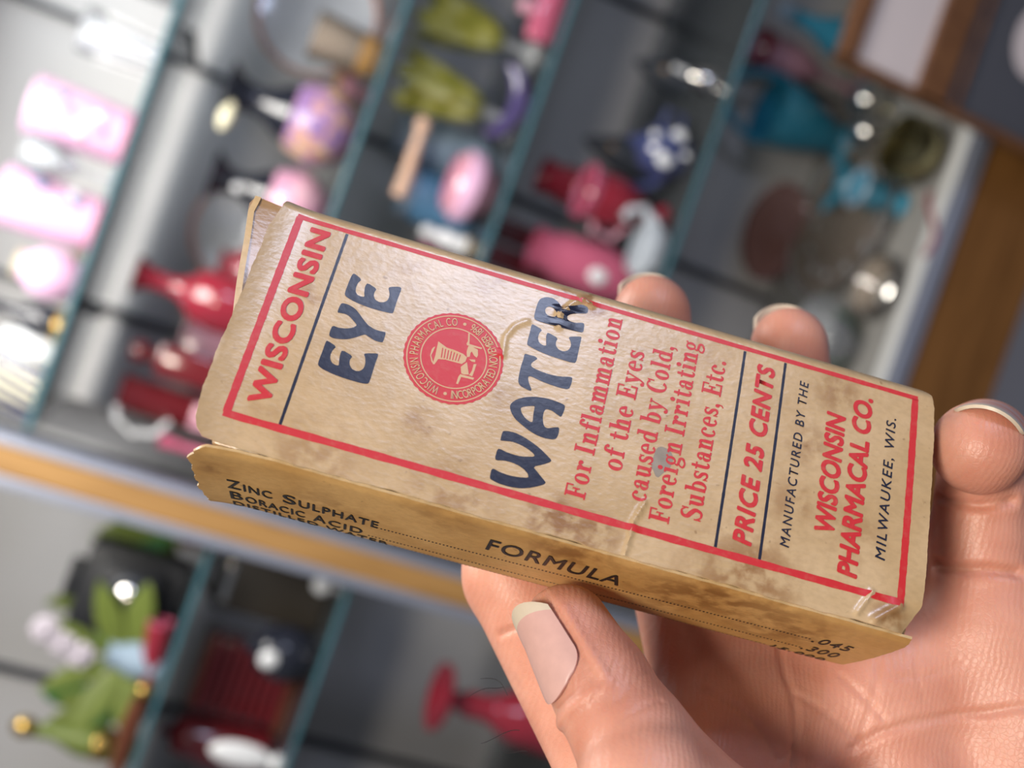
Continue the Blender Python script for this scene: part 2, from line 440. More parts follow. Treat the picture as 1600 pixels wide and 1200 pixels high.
# ------------------------------------------------------------------ printing
def ink(name, col, rough=0.38, wear=0.25):
    m, N, L, b = new_mat(name)
    tc = N.new('ShaderNodeTexCoord'); nz = N.new('ShaderNodeTexNoise'); mr = N.new('ShaderNodeMapRange'); mx = N.new('ShaderNodeMix')
    nz.inputs['Scale'].default_value = 900; nz.inputs['Detail'].default_value = 4
    mr.inputs[1].default_value = 0.52; mr.inputs[2].default_value = 0.75; mr.inputs[4].default_value = wear
    mx.data_type = 'RGBA'; mx.inputs[6].default_value = (*col, 1); mx.inputs[7].default_value = (0.5, 0.36, 0.22, 1)
    L.new(tc.outputs['Object'], nz.inputs['Vector']); L.new(nz.outputs['Fac'], mr.inputs[0]); L.new(mr.outputs[0], mx.inputs[0]); L.new(mx.outputs[2], b.inputs['Base Color'])
    b.inputs['Roughness'].default_value = rough
    b.inputs['Specular IOR Level'].default_value = 0.55
    bp = N.new('ShaderNodeBump'); bp.inputs['Strength'].default_value = 0.12; bp.inputs['Distance'].default_value = 0.0002
    L.new(nz.outputs['Fac'], bp.inputs['Height']); L.new(bp.outputs[0], b.inputs['Normal'])
    return m
M['ink_red'] = ink('red_ink', (0.56, 0.018, 0.022), 0.42, 0.12)
M['ink_navy'] = ink('navy_ink', (0.010, 0.012, 0.034), 0.30, 0.025)
M['ink_black'] = ink('black_ink', (0.022, 0.017, 0.015), 0.5, 0.06)
M['ink_paper'] = ink('unprinted_paper', (0.62, 0.40, 0.22), 0.45, 0.1)
M['torn_grey'] = simple('grey_board_under_torn_paper', (0.29, 0.25, 0.215), 0.7, noise=0.3, scale=500)

def refine(V, F, maxlen):
    bm = bmesh.new()
    vs = [bm.verts.new((p[0], p[1], p[2] if len(p) > 2 else 0)) for p in V]
    for f in F:
        try: bm.faces.new([vs[i] for i in f])
        except ValueError: pass
    for _ in range(4):
        e = [x for x in bm.edges if x.calc_length() > maxlen]
        if not e: break
        bmesh.ops.subdivide_edges(bm, edges=e, cuts=1)
        bmesh.ops.triangulate(bm, faces=[f for f in bm.faces if len(f.verts) > 3])
    bm.verts.index_update()
    V = [(v.co.x, v.co.y, v.co.z) for v in bm.verts]; F = [[v.index for v in f.verts] for f in bm.faces]
    bm.free(); return V, F

def polys(rings_list):
    """list of [outer, hole, ...] -> triangles"""
    V = []; F = []
    for rings in rings_list:
        n = len(V); flat = [p for r in rings for p in r]
        tri = tessellate_polygon([[Vector((p[0], p[1], 0)) for p in r] for r in rings])
        V += flat; F += [[n + i for i in t] for t in tri]
    return V, F

def stamp(name, V, F, mat, lift=0.0012, side=False, maxlen=0.06, parent=None):
    """lay 2-D shapes on the front (u, v) or on the side panel (u, w) of the carton"""
    V, F = refine(V, F, maxlen)
    A = np.array(V); lift = lift + A[:, 2] * 0.0003
    if side:
        P = np.c_[A[:, 0], 1.150 + 0.012 * np.sin(np.clip((A[:, 1] - 0.02) / (0.775 - 0.035 * A[:, 0]), 0, 1) * math.pi) + 0.02 * np.clip((0.15 - A[:, 0]) / 0.25, 0, 1) ** 2 + lift, A[:, 1]]
        P[:, 1] += 0.008 * np.exp(-((A[:, 1] - 0.05 - (A[:, 0] - 1.70) * 1.5) / 0.03) ** 2) * np.exp(-((A[:, 0] - 1.75) / 0.08) ** 2)
        Wn = np.clip((A[:, 1] - 0.02) / (0.775 - 0.035 * A[:, 0]), 0, 1)
        P[:, 1] += np.where(Wn > 0.93, -(Wn - 0.93) / 0.07 * 0.008, 0)
        want = Vector((0, 1, 0))
    else:
        P = np.c_[A[:, 0], A[:, 1], front_w(A[:, 0], A[:, 1]) - lift]
        want = Vector((0, 0, -1))
    G = []
    for f in F:
        p = [Vector(P[i]) for i in f[:3]]
        G.append(f if (p[1] - p[0]).cross(p[2] - p[0]).dot(want) > 0 else f[::-1])
    return link_mesh(name, P * S, G, mat, parent or carton, True)

def font(text, bold=0.0, spacing=1.0):
    cu = bpy.data.curves.new('t', 'FONT'); cu.body = text; cu.size = 1.0; cu.fill_mode = 'FRONT'; cu.space_character = spacing
    cu.resolution_u = 4
    ob = bpy.data.objects.new('t', cu); COL.objects.link(ob)
    dg = bpy.context.evaluated_depsgraph_get(); me = bpy.data.meshes.new_from_object(ob.evaluated_get(dg))
    V = [(v.co.x, v.co.y) for v in me.vertices]; F = [list(p.vertices) for p in me.polygons]
    bpy.data.objects.remove(ob, do_unlink=True); bpy.data.curves.remove(cu); bpy.data.meshes.remove(me)
    V = np.array(V)
    if bold:                      # a heavier stroke: the same letter printed again a little to every side
        W = []; G = []
        for k in range(8):
            n = len(V) * k
            W.append(np.c_[V + bold * np.array([math.cos(k * math.pi / 4), math.sin(k * math.pi / 4)]), np.full(len(V), k)]); G += [[i + n for i in f] for f in F]
        V = np.concatenate(W); F = G
    else:
        V = np.c_[V, np.zeros(len(V))]
    return V, F

CAPH = None
def cap_height():
    global CAPH
    if CAPH is None:
        V, _ = font('I'); CAPH = float(V[:, 1].max() - V[:, 1].min())
    return CAPH

def text_line(text, v0, v1, u_base, u_cap, bold=0.0, shear=0.0, spacing=1.0):
    """a line that reads from v0 up to v1 with its letter tops towards the left end"""
    V, F = font(text, bold, spacing)
    h = cap_height() + 2 * bold
    y = (V[:, 1] + bold) / h; x = V[:, 0] + shear * V[:, 1]
    x = (x - x.min()) / (x.max() - x.min())
    return list(zip(u_base - y * (u_base - u_cap), v0 + x * (v1 - v0), V[:, 2])), F

def text_side(text, u0, u1, w_base, w_cap, bold=0.0, spacing=1.0):
    V, F = font(text, bold, spacing)
    h = cap_height() + 2 * bold
    y = (V[:, 1] + bold) / h
    x = (V[:, 0] - V[:, 0].min()) / (V[:, 0].max() - V[:, 0].min())
    return list(zip(u0 + x * (u1 - u0), w_base - y * (w_base - w_cap), V[:, 2])), F

def join(*parts):
    V = []; F = []
    for v, f in parts:
        n = len(V); V += list(v); F += [[i + n for i in g] for g in f]
    return V, F

def quad_strip(p0, p1, wid, n=60, wob=0.0, seed=0.0):
    p0 = np.array(p0); p1 = np.array(p1); d = (p1 - p0) / np.hypot(*(p1 - p0)); nrm = np.array([-d[1], d[0]])
    V = []; F = []
    for i in range(n + 1):
        t = i / n; c = p0 + (p1 - p0) * t
        hw = wid / 2 * (1 + wob * (math.sin(t * 57 + seed) + math.sin(t * 131 + seed * 2)))
        V += [tuple(c + nrm * hw), tuple(c - nrm * hw)]
        if i: F.append([2 * i - 2, 2 * i, 2 * i + 1, 2 * i - 1])
    return V, F

bw = 0.033
stamp('printed_border', *join(quad_strip((-0.012, -0.003), (3.005, -0.003), 0.023, 120, 0.04, 1), quad_strip((-0.012, 1.003), (3.005, 1.003), bw, 120, 0.05, 2),
                              quad_strip((0, 0), (0, 1), bw, 50, 0.04, 3), quad_strip((2.992, 0), (2.992, 1), bw, 50, 0.05, 4)), M['ink_red'])
for u in (0.224, 2.144, 2.344):
    stamp('printed_rule', *quad_strip((u, 0.012), (u, 0.986), 0.013, 40, 0.05, u), M['ink_navy'])
stamp('state_lettering', *text_line('WISCONSIN', 0.925, 0.028, 0.155, 0.060, 0.048, 0, 1.1), M['ink_red'])

def smooth_ring(r, it=1):
    for _ in range(it):
        q = []
        for i in range(len(r)):
            a, b = np.array(r[i]), np.array(r[(i + 1) % len(r)])
            q += [tuple(a * 0.8 + b * 0.2), tuple(a * 0.2 + b * 0.8)]
        r = q
    return r
LET = {
 'E2': [(0.312, 0.199), (0.353, 0.219), (0.341, 0.243), (0.34, 0.268), (0.344, 0.287), (0.355, 0.3), (0.372, 0.303), (0.389, 0.3), (0.382, 0.281), (0.376, 0.249), (0.382, 0.227), (0.43, 0.244), (0.424, 0.263), (0.426, 0.283), (0.438, 0.299), (0.458, 0.305), (0.477, 0.3), (0.491, 0.285), (0.493, 0.264), (0.489, 0.245), (0.478, 0.225), (0.482, 0.215), (0.523, 0.2), (0.535, 0.206), (0.531, 0.272), (0.532, 0.339), (0.522, 0.343), (0.478, 0.346), (0.42, 0.346), (0.359, 0.339), (0.315, 0.327), (0.303, 0.317), (0.301, 0.298), (0.302, 0.246), (0.305, 0.211)] ,
 'Y': [(0.302, 0.361), (0.33, 0.359), (0.365, 0.369), (0.391, 0.388), (0.419, 0.413), (0.444, 0.431), (0.477, 0.442), (0.506, 0.442), (0.528, 0.439), (0.528, 0.489), (0.522, 0.494), (0.495, 0.495), (0.467, 0.487), (0.444, 0.478), (0.427, 0.49), (0.406, 0.507), (0.379, 0.524), (0.348, 0.534), (0.318, 0.539), (0.297, 0.533), (0.294, 0.509), (0.297, 0.48), (0.324, 0.483), (0.359, 0.476), (0.384, 0.463), (0.398, 0.447), (0.381, 0.433), (0.352, 0.413), (0.333, 0.409), (0.313, 0.411), (0.298, 0.413), (0.298, 0.383)] ,
 'E1': [(0.297, 0.557), (0.342, 0.572), (0.332, 0.594), (0.329, 0.617), (0.334, 0.638), (0.347, 0.653), (0.365, 0.658), (0.378, 0.656), (0.373, 0.635), (0.368, 0.605), (0.37, 0.58), (0.422, 0.595), (0.415, 0.615), (0.419, 0.636), (0.434, 0.654), (0.454, 0.659), (0.472, 0.653), (0.484, 0.635), (0.483, 0.609), (0.475, 0.586), (0.466, 0.573), (0.469, 0.566), (0.519, 0.55), (0.526, 0.556), (0.524, 0.603), (0.525, 0.688), (0.52, 0.702), (0.491, 0.707), (0.425, 0.707), (0.362, 0.702), (0.313, 0.692), (0.292, 0.68), (0.29, 0.662), (0.292, 0.613), (0.292, 0.563)] ,
 'W': [(1.136, 0.738), (1.155, 0.732), (1.189, 0.73), (1.234, 0.739), (1.281, 0.756), (1.314, 0.771), (1.347, 0.791), (1.37, 0.806), (1.367, 0.817), (1.342, 0.835), (1.299, 0.859), (1.323, 0.877), (1.351, 0.899), (1.368, 0.912), (1.364, 0.922), (1.337, 0.94), (1.299, 0.959), (1.262, 0.971), (1.218, 0.976), (1.173, 0.975), (1.133, 0.966), (1.129, 0.952), (1.128, 0.926), (1.134, 0.916), (1.166, 0.924), (1.206, 0.927), (1.248, 0.923), (1.291, 0.913), (1.285, 0.897), (1.264, 0.882), (1.239, 0.872), (1.207, 0.867), (1.173, 0.868), (1.138, 0.877), (1.131, 0.868), (1.131, 0.832), (1.137, 0.821), (1.184, 0.83), (1.241, 0.829), (1.297, 0.812), (1.288, 0.8), (1.26, 0.787), (1.223, 0.777), (1.185, 0.774), (1.138, 0.784), (1.134, 0.781), (1.134, 0.752)] ,
 'A': [(1.138, 0.619), (1.141, 0.6), (1.161, 0.574), (1.195, 0.553), (1.233, 0.539), (1.284, 0.53), (1.331, 0.531), (1.37, 0.536), (1.376, 0.546), (1.375, 0.571), (1.369, 0.599), (1.35, 0.592), (1.324, 0.581), (1.297, 0.58), (1.289, 0.595), (1.29, 0.623), (1.297, 0.649), (1.307, 0.665), (1.323, 0.668), (1.346, 0.656), (1.371, 0.647), (1.375, 0.678), (1.369, 0.705), (1.353, 0.713), (1.319, 0.717), (1.284, 0.714), (1.246, 0.703), (1.208, 0.686), (1.174, 0.668), (1.151, 0.644)] ,
 'Ah': [(1.185, 0.611), (1.199, 0.599), (1.24, 0.583), (1.245, 0.586), (1.246, 0.618), (1.252, 0.658), (1.243, 0.662), (1.217, 0.652), (1.196, 0.633)] ,
 'T': [(1.144, 0.347), (1.166, 0.348), (1.192, 0.346), (1.207, 0.354), (1.194, 0.37), (1.184, 0.385), (1.185, 0.396), (1.193, 0.404), (1.234, 0.411), (1.279, 0.413), (1.322, 0.409), (1.37, 0.395), (1.379, 0.398), (1.381, 0.425), (1.375, 0.459), (1.334, 0.463), (1.286, 0.461), (1.244, 0.457), (1.2, 0.448), (1.186, 0.451), (1.187, 0.467), (1.197, 0.486), (1.215, 0.513), (1.207, 0.518), (1.186, 0.515), (1.158, 0.507), (1.146, 0.489), (1.143, 0.455), (1.142, 0.416), (1.145, 0.376)] ,
 'E3': [(1.148, 0.191), (1.197, 0.205), (1.186, 0.226), (1.185, 0.253), (1.195, 0.273), (1.217, 0.282), (1.231, 0.278), (1.224, 0.254), (1.219, 0.225), (1.224, 0.21), (1.274, 0.224), (1.269, 0.246), (1.273, 0.265), (1.289, 0.28), (1.313, 0.282), (1.334, 0.268), (1.341, 0.243), (1.334, 0.222), (1.321, 0.205), (1.331, 0.197), (1.377, 0.182), (1.379, 0.193), (1.379, 0.251), (1.38, 0.32), (1.361, 0.325), (1.304, 0.325), (1.244, 0.322), (1.194, 0.315), (1.15, 0.304), (1.144, 0.298), (1.143, 0.276), (1.144, 0.226), (1.143, 0.197)] ,
 'R': [(1.146, 0.074), (1.153, 0.051), (1.177, 0.033), (1.21, 0.029), (1.237, 0.041), (1.261, 0.066), (1.289, 0.051), (1.319, 0.033), (1.349, 0.017), (1.379, 0.025), (1.382, 0.057), (1.341, 0.069), (1.308, 0.083), (1.292, 0.099), (1.296, 0.115), (1.31, 0.122), (1.337, 0.122), (1.365, 0.111), (1.378, 0.113), (1.382, 0.155), (1.373, 0.162), (1.331, 0.165), (1.27, 0.168), (1.21, 0.169), (1.167, 0.169), (1.149, 0.163), (1.144, 0.147), (1.144, 0.106)] ,
 'Rh': [(1.186, 0.103), (1.189, 0.088), (1.202, 0.077), (1.221, 0.079), (1.238, 0.093), (1.244, 0.115), (1.231, 0.125), (1.206, 0.125), (1.193, 0.118)] ,
}
for word in (('E1', 'Y', 'E2'), ('W', 'A', 'T', 'E3', 'R')):
    stamp('title_lettering', *polys([[smooth_ring(LET[k])] + ([smooth_ring(LET[k + 'h'])] if k + 'h' in LET else []) for k in word]), M['ink_navy'], 0.0014)

# --- small serif alphabet for the usage lines, drawn with thick and thin strokes (baseline 0, capitals 1 high)
def R4(x0, y0, x1, y1): return ([(x0, y0), (x1, y0), (x1, y1), (x0, y1)], [[0, 1, 2, 3]])
def arc(cx, cy, rx, ry, tk, tn, a0=0, a1=360, n=26):
    V = []; F = []
    for i in range(n + 1):
        a = math.radians(a0 + (a1 - a0) * i / n); c, s = math.cos(a), math.sin(a)
        V += [(cx + rx * c, cy + ry * s), (cx + (rx - tk) * c, cy + (ry - tn) * s)]
        if i: F.append([2 * i - 2, 2 * i, 2 * i + 1, 2 * i - 1])
    return V, F
def dot(cx, cy, r): return ([(cx + r * math.cos(k * 0.5236), cy + r * math.sin(k * 0.5236)) for k in range(12)], [list(range(12))])
def spine(pts, wid):
    P = []; Wd = []
    n = len(pts)
    for i in range(n - 1):
        p0, p1, p2, p3 = [np.array(pts[max(0, min(n - 1, j))], float) for j in (i - 1, i, i + 1, i + 2)]
        for t in np.linspace(0, 1, 7)[(0 if i == 0 else 1):]:
            P.append(0.5 * ((2 * p1) + (-p0 + p2) * t + (2 * p0 - 5 * p1 + 4 * p2 - p3) * t * t + (-p0 + 3 * p1 - 3 * p2 + p3) * t ** 3))
            Wd.append(wid[i] + (wid[i + 1] - wid[i]) * t)
    V = []; F = []
    for i, p in enumerate(P):
        d = P[min(i + 1, len(P) - 1)] - P[max(i - 1, 0)]; d = d / (np.hypot(*d) + 1e-9)
        nr = np.array([-d[1], d[0]]) * Wd[i] / 2
        V += [tuple(p + nr), tuple(p - nr)]
        if i: F.append([2 * i - 2, 2 * i, 2 * i + 1, 2 * i - 1])
    return V, F
def nshape(x):      # arch and right stem of n, m, h
    return [spine([(x, 0.46), (x + 0.10, 0.62), (x + 0.24, 0.62), (x + 0.28, 0.42)], [0.05, 0.10, 0.16, 0.19]), R4(x + 0.18, 0, x + 0.37, 0.45), R4(x + 0.10, 0, x + 0.45, 0.08)]
ST = R4(0.08, 0, 0.28, 0.66)
FEET = R4(0, 0, 0.36, 0.08); TOPL = R4(0, 0.58, 0.2, 0.68)
TALL = [R4(0.08, 0, 0.28, 1.02), R4(0, 0.94, 0.2, 1.02)]
CAPS = [R4(0.09, 0, 0.31, 1), R4(0, 0, 0.42, 0.08)]
GL = {
 'I': (CAPS + [R4(0, 0.92, 0.42, 1)], 0.52),
 'F': (CAPS + [R4(0, 0.92, 0.70, 1), R4(0.62, 0.66, 0.70, 1), R4(0.3, 0.46, 0.5, 0.55), R4(0.46, 0.34, 0.54, 0.68)], 0.76),
 'E': (CAPS + [R4(0, 0.92, 0.70, 1), R4(0.62, 0.68, 0.70, 1), R4(0.3, 0.46, 0.5, 0.55), R4(0.46, 0.34, 0.54, 0.68), R4(0.1, 0, 0.74, 0.08), R4(0.66, 0, 0.75, 0.34)], 0.82),
 'C': ([arc(0.42, 0.5, 0.42, 0.52, 0.23, 0.08, 48, 318), R4(0.66, 0.66, 0.74, 1.0)], 0.82),
 'S': ([spine([(0.60, 0.82), (0.42, 0.98), (0.16, 0.90), (0.14, 0.68), (0.36, 0.52), (0.58, 0.32), (0.48, 0.04), (0.22, 0.02), (0.04, 0.22)], [0.08, 0.09, 0.16, 0.22, 0.24, 0.22, 0.14, 0.09, 0.09]), R4(0.58, 0.68, 0.65, 1.0), R4(0.0, 0, 0.07, 0.34)], 0.74),
 'o': ([arc(0.31, 0.33, 0.31, 0.36, 0.20, 0.08)], 0.68),
 'e': ([arc(0.30, 0.33, 0.30, 0.36, 0.19, 0.08, 5, 318), R4(0.15, 0.32, 0.58, 0.40)], 0.65),
 'c': ([arc(0.30, 0.33, 0.30, 0.36, 0.19, 0.08, 40, 318), dot(0.46, 0.52, 0.10)], 0.62),
 'a': ([R4(0.33, 0.06, 0.52, 0.50), spine([(0.10, 0.50), (0.20, 0.63), (0.38, 0.62), (0.43, 0.46)], [0.10, 0.09, 0.12, 0.18]), dot(0.12, 0.50, 0.09), arc(0.24, 0.20, 0.24, 0.21, 0.18, 0.07, 60, 380), R4(0.42, 0, 0.62, 0.08)], 0.66),
 'n': ([ST, FEET, TOPL] + nshape(0.24), 0.76),
 'm': ([ST, FEET, TOPL] + nshape(0.24) + nshape(0.58), 1.10),
 'h': (TALL + [FEET] + nshape(0.24), 0.76),
 'u': ([R4(0.08, 0.2, 0.28, 0.68), R4(0, 0.6, 0.28, 0.68), spine([(0.18, 0.3), (0.22, 0.08), (0.34, 0.04), (0.50, 0.18)], [0.19, 0.16, 0.10, 0.06]), R4(0.44, 0, 0.63, 0.68), R4(0.36, 0.6, 0.6, 0.68), R4(0.5, 0, 0.72, 0.08)], 0.78),
 'd': ([arc(0.30, 0.33, 0.30, 0.35, 0.19, 0.08, 50, 310), R4(0.40, 0, 0.60, 1.02), R4(0.30, 0.94, 0.55, 1.02), R4(0.45, 0, 0.70, 0.08)], 0.76),
 'b': (TALL + [arc(0.36, 0.33, 0.32, 0.36, 0.20, 0.08, -130, 130)], 0.74),
 'l': (TALL + [FEET], 0.42),
 'i': ([ST, FEET, TOPL, dot(0.18, 0.88, 0.125)], 0.42),
 'r': ([ST, FEET, TOPL, spine([(0.26, 0.44), (0.36, 0.60), (0.48, 0.60)], [0.07, 0.09, 0.10]), dot(0.48, 0.54, 0.11)], 0.62),
 't': ([spine([(0.20, 0.88), (0.20, 0.5), (0.22, 0.12), (0.38, 0.04), (0.46, 0.14)], [0.14, 0.19, 0.19, 0.10, 0.05]), R4(0.0, 0.60, 0.42, 0.68)], 0.50),
 'f': ([R4(0.10, 0, 0.30, 0.78), FEET, R4(0, 0.60, 0.44, 0.68), spine([(0.20, 0.74), (0.24, 0.94), (0.40, 0.98), (0.48, 0.90)], [0.19, 0.14, 0.08, 0.10]), dot(0.46, 0.88, 0.09)], 0.50),
 'g': ([arc(0.28, 0.43, 0.26, 0.25, 0.16, 0.08), spine([(0.16, 0.22), (0.10, 0.10), (0.26, 0.04), (0.50, 0.0), (0.54, -0.14), (0.30, -0.26), (0.06, -0.20), (0.08, -0.06), (0.2, 0.02)], [0.07, 0.10, 0.13, 0.14, 0.13, 0.08, 0.11, 0.08, 0.05]), spine([(0.44, 0.60), (0.56, 0.68)], [0.06, 0.10])], 0.66),
 'y': ([spine([(0.12, 0.64), (0.36, 0.04)], [0.20, 0.17]), spine([(0.58, 0.64), (0.36, 0.02), (0.22, -0.22), (0.10, -0.22)], [0.07, 0.08, 0.08, 0.08]), dot(0.10, -0.18, 0.10), R4(0, 0.60, 0.32, 0.68), R4(0.44, 0.60, 0.70, 0.68)], 0.72),
 's': ([spine([(0.42, 0.56), (0.28, 0.65), (0.12, 0.58), (0.14, 0.42), (0.36, 0.28), (0.40, 0.10), (0.24, 0.03), (0.06, 0.14)], [0.07, 0.09, 0.14, 0.17, 0.18, 0.15, 0.09, 0.08]), R4(0.40, 0.46, 0.46, 0.68), R4(0.0, 0.0, 0.06, 0.22)], 0.54),
 ',': ([dot(0.12, 0.08, 0.11), spine([(0.19, 0.06), (0.18, -0.12), (0.06, -0.22)], [0.09, 0.07, 0.04])], 0.30),
 '.': ([dot(0.13, 0.09, 0.12)], 0.30),
 ' ': ([], 0.36),
}
def serif_line(text, v0, v1, u_base, u_cap, u_base1=None):
    x = 0; V = []; F = []; k = 0
    for ch in text:
        pr, adv = GL[ch]
        for k, (v, f) in enumerate(pr):
            n = len(V); V += [(p[0] + x, p[1], k) for p in v]; F += [[i + n for i in g] for g in f]
        x += adv + (0.05 if ch != ' ' else 0)
    xs = [p[0] for p in V]; x1 = max(xs); x0 = min(xs)
    return [(u_base + ((u_base1 or u_base) - u_base) * (p[0] - x0) / (x1 - x0) - p[1] * (u_base - u_cap), v0 + (p[0] - x0) / (x1 - x0) * (v1 - v0), p[2]) for p in V], F

H = 0.092
stamp('usage_lettering', *join(serif_line('For Inflammation', 0.942, 0.036, 1.548, 1.548 - H), serif_line('of the Eyes', 0.772, 0.172, 1.679, 1.679 - H),
      serif_line('caused by Cold,', 0.878, 0.10, 1.808, 1.808 - H), serif_line('Foreign Irritating', 0.944, 0.040, 1.926, 1.926 - H), serif_line('Substances, Etc.', 0.894, 0.098, 2.062, 2.062 - H)), M['ink_red'], 0.0016, maxlen=0.08)
stamp('price_lettering', *text_line('PRICE 25 CENTS', 0.942, 0.055, 2.300, 2.212, 0.042, 0.16, 1.12), M['ink_red'], 0.0014)
stamp('maker_lettering', *join(text_line('WISCONSIN', 0.785, 0.195, 2.662, 2.568, 0.042, 0.12, 1.0), text_line('PHARMACAL CO.', 0.955, 0.070, 2.785, 2.692, 0.042, 0.12, 1.0)), M['ink_red'], 0.0014)
stamp('address_lettering', *join(text_line('MANUFACTURED BY THE', 0.900, 0.082, 2.466, 2.424, 0.004, 0.12, 1.25), text_line('MILWAUKEE, WIS.', 0.838, 0.138, 2.903, 2.858, 0.004, 0.14, 1.2)), M['ink_navy'], 0.0014)

def dashes(u0, u1, w0, w1, n):
    V = []; F = []
    for i in range(n):
        a = i / n; b = a + 0.45 / n; k = len(V)
        V += [(u0 + (u1 - u0) * a, w0 + (w1 - w0) * a - .007), (u0 + (u1 - u0) * b, w0 + (w1 - w0) * b - .007), (u0 + (u1 - u0) * b, w0 + (w1 - w0) * b + .007), (u0 + (u1 - u0) * a, w0 + (w1 - w0) * a + .007)]
        F.append([k, k + 1, k + 2, k + 3])
    return V, F
stamp('formula_lettering', *join(text_side('FORMULA', 1.213, 1.832, 0.340, 0.190, 0.012, 1.1),
      text_side('Z', 0.032, 0.092, 0.470, 0.350, 0.012), text_side('INC', 0.105, 0.235, 0.475, 0.375, 0.012, 1.15), text_side('S', 0.285, 0.345, 0.475, 0.352, 0.012), text_side('ULPHATE', 0.358, 0.727, 0.480, 0.380, 0.012, 1.15),
      text_side('B', 0.036, 0.092, 0.640, 0.520, 0.012), text_side('ORACIC', 0.105, 0.385, 0.648, 0.548, 0.012, 1.15), text_side('A', 0.425, 0.485, 0.655, 0.535, 0.012), text_side('CID', 0.498, 0.660, 0.660, 0.560, 0.012, 1.15),
      text_side('DISTILLED WATER', 0.040, 0.790, 0.765, 0.685, 0.008, 1.15),
      dashes(0.74, 2.76, 0.475, 0.340, 118), dashes(0.69, 2.79, 0.655, 0.520, 122), dashes(0.82, 2.67, 0.755, 0.655, 90),
      text_side('.045', 2.765, 2.940, 0.375, 0.285, 0.008, 1.15), text_side('.300', 2.785, 2.955, 0.545, 0.445, 0.008, 1.15), text_side('15.000', 2.69, 2.955, 0.685, 0.610, 0.008, 1.15)), M['ink_black'], 0.0014, True)

# seal: red disc with scalloped rim, rings, words around it and a pictured vessel between two faces
SC0 = (0.845, 0.468)
def ring_pts(r, n=120, sc=0.0): return [(SC0[0] + r * (1 + sc * math.cos(k / n * 2 * math.pi * 40)) * math.cos(k / n * 2 * math.pi), SC0[1] + r * (1 + sc * math.cos(k / n * 2 * math.pi * 40)) * math.sin(k / n * 2 * math.pi)) for k in range(n)]
seal = stamp('seal', *polys([[ring_pts(0.222, 240, 0.008)]]), M['ink_red'], 0.0012)
def ringband(r0, r1, n=90):
    V = []; F = []
    for k in range(n + 1):
        a = 2 * math.pi * k / n
        V += [(SC0[0] + r0 * math.cos(a), SC0[1] + r0 * math.sin(a)), (SC0[0] + r1 * math.cos(a), SC0[1] + r1 * math.sin(a))]
        if k: F.append([2 * k - 2, 2 * k, 2 * k + 1, 2 * k - 1])
    return V, F
def arc_text(text, a0, a1, r_base, h, outward=True, bold=0.0):
    """letters one by one along the ring from angle a0 to a1 (degrees in the u, v plane)"""
    parts = []
    ws = []
    for ch in text:
        if ch == ' ': ws.append(0.35); continue
        V, F = font(ch, bold); ws.append(float(np.ptp(V[:, 0])) + 0.10)
    tot = sum(ws); pos = 0
    hc = cap_height()
    for ch, w in zip(text, ws):
        if ch != ' ':
            V, F = font(ch, bold); mid = pos + w / 2
            a = math.radians(a0 + (a1 - a0) * mid / tot)
            sc = abs(math.radians(a1 - a0)) * r_base / tot
            x = (V[:, 0] - (V[:, 0].min() + V[:, 0].max()) / 2) * sc; y = V[:, 1] / hc * h
            sgn = 1 if a1 > a0 else -1
            er = np.array([math.cos(a), math.sin(a)]); et = np.array([-math.sin(a), math.cos(a)]) * sgn
            rr = r_base + (y if outward else -y)
            P = np.array(SC0) + rr[:, None] * er + x[:, None] * et
            parts.append(([(*p, q) for p, q in zip(P, V[:, 2])], F))
        pos += w
    return join(*parts)
words = join(ringband(0.205, 0.210), ringband(0.144, 0.149), arc_text('WISCONSIN PHARMACAL CO', 97, 262, 0.158, 0.038, True, 0.004),
             arc_text('INCORPORATED NOVEMBER 1896', 80, -78, 0.196, 0.038, False, 0.004), polys([[[(SC0[0] + 0.177 * math.cos(a) + 0.008 * math.cos(t), SC0[1] + 0.177 * math.sin(a) + 0.008 * math.sin(t)) for t in [k * 0.7854 for k in range(8)]]] for a in (math.radians(88), math.radians(-88))]))
stamp('seal_lettering', *words, M['ink_paper'], 0.0022, maxlen=0.2, parent=seal)
EMB = {
 'vessel': [(0.759, 0.411), (0.803, 0.429), (0.839, 0.43), (0.88, 0.436), (0.9, 0.447), (0.899, 0.469), (0.886, 0.486), (0.849, 0.487), (0.81, 0.488), (0.781, 0.495), (0.771, 0.525), (0.763, 0.525), (0.764, 0.481)] ,
 'vesselb': [(0.746, 0.445), (0.753, 0.44), (0.749, 0.471), (0.746, 0.487), (0.758, 0.507), (0.767, 0.524), (0.756, 0.517), (0.742, 0.488), (0.741, 0.459)] ,
 'hat1': [(0.877, 0.328), (0.884, 0.329), (0.895, 0.38), (0.955, 0.381), (0.952, 0.389), (0.886, 0.39), (0.882, 0.382), (0.885, 0.368)] ,
 'face1': [(0.893, 0.391), (0.912, 0.389), (0.938, 0.396), (0.945, 0.423), (0.942, 0.436), (0.929, 0.43), (0.914, 0.413), (0.91, 0.422), (0.912, 0.439), (0.9, 0.447), (0.892, 0.421)] ,
 'chin1': [(0.911, 0.454), (0.938, 0.447), (0.941, 0.459), (0.926, 0.461)] ,
 'face2': [(0.906, 0.47), (0.929, 0.526), (0.909, 0.532), (0.895, 0.531), (0.885, 0.501)] ,
 'ear2': [(0.937, 0.47), (0.949, 0.466), (0.948, 0.495), (0.945, 0.53), (0.93, 0.528), (0.937, 0.504)] ,
 'hat2': [(0.892, 0.535), (0.955, 0.534), (0.953, 0.544), (0.899, 0.547), (0.894, 0.585), (0.885, 0.585), (0.887, 0.548)] ,
}
pic = polys([[v] for v in EMB.values()])
stamp('seal_picture', *pic, M['ink_paper'], 0.0022, maxlen=0.2, parent=seal)
hat = []
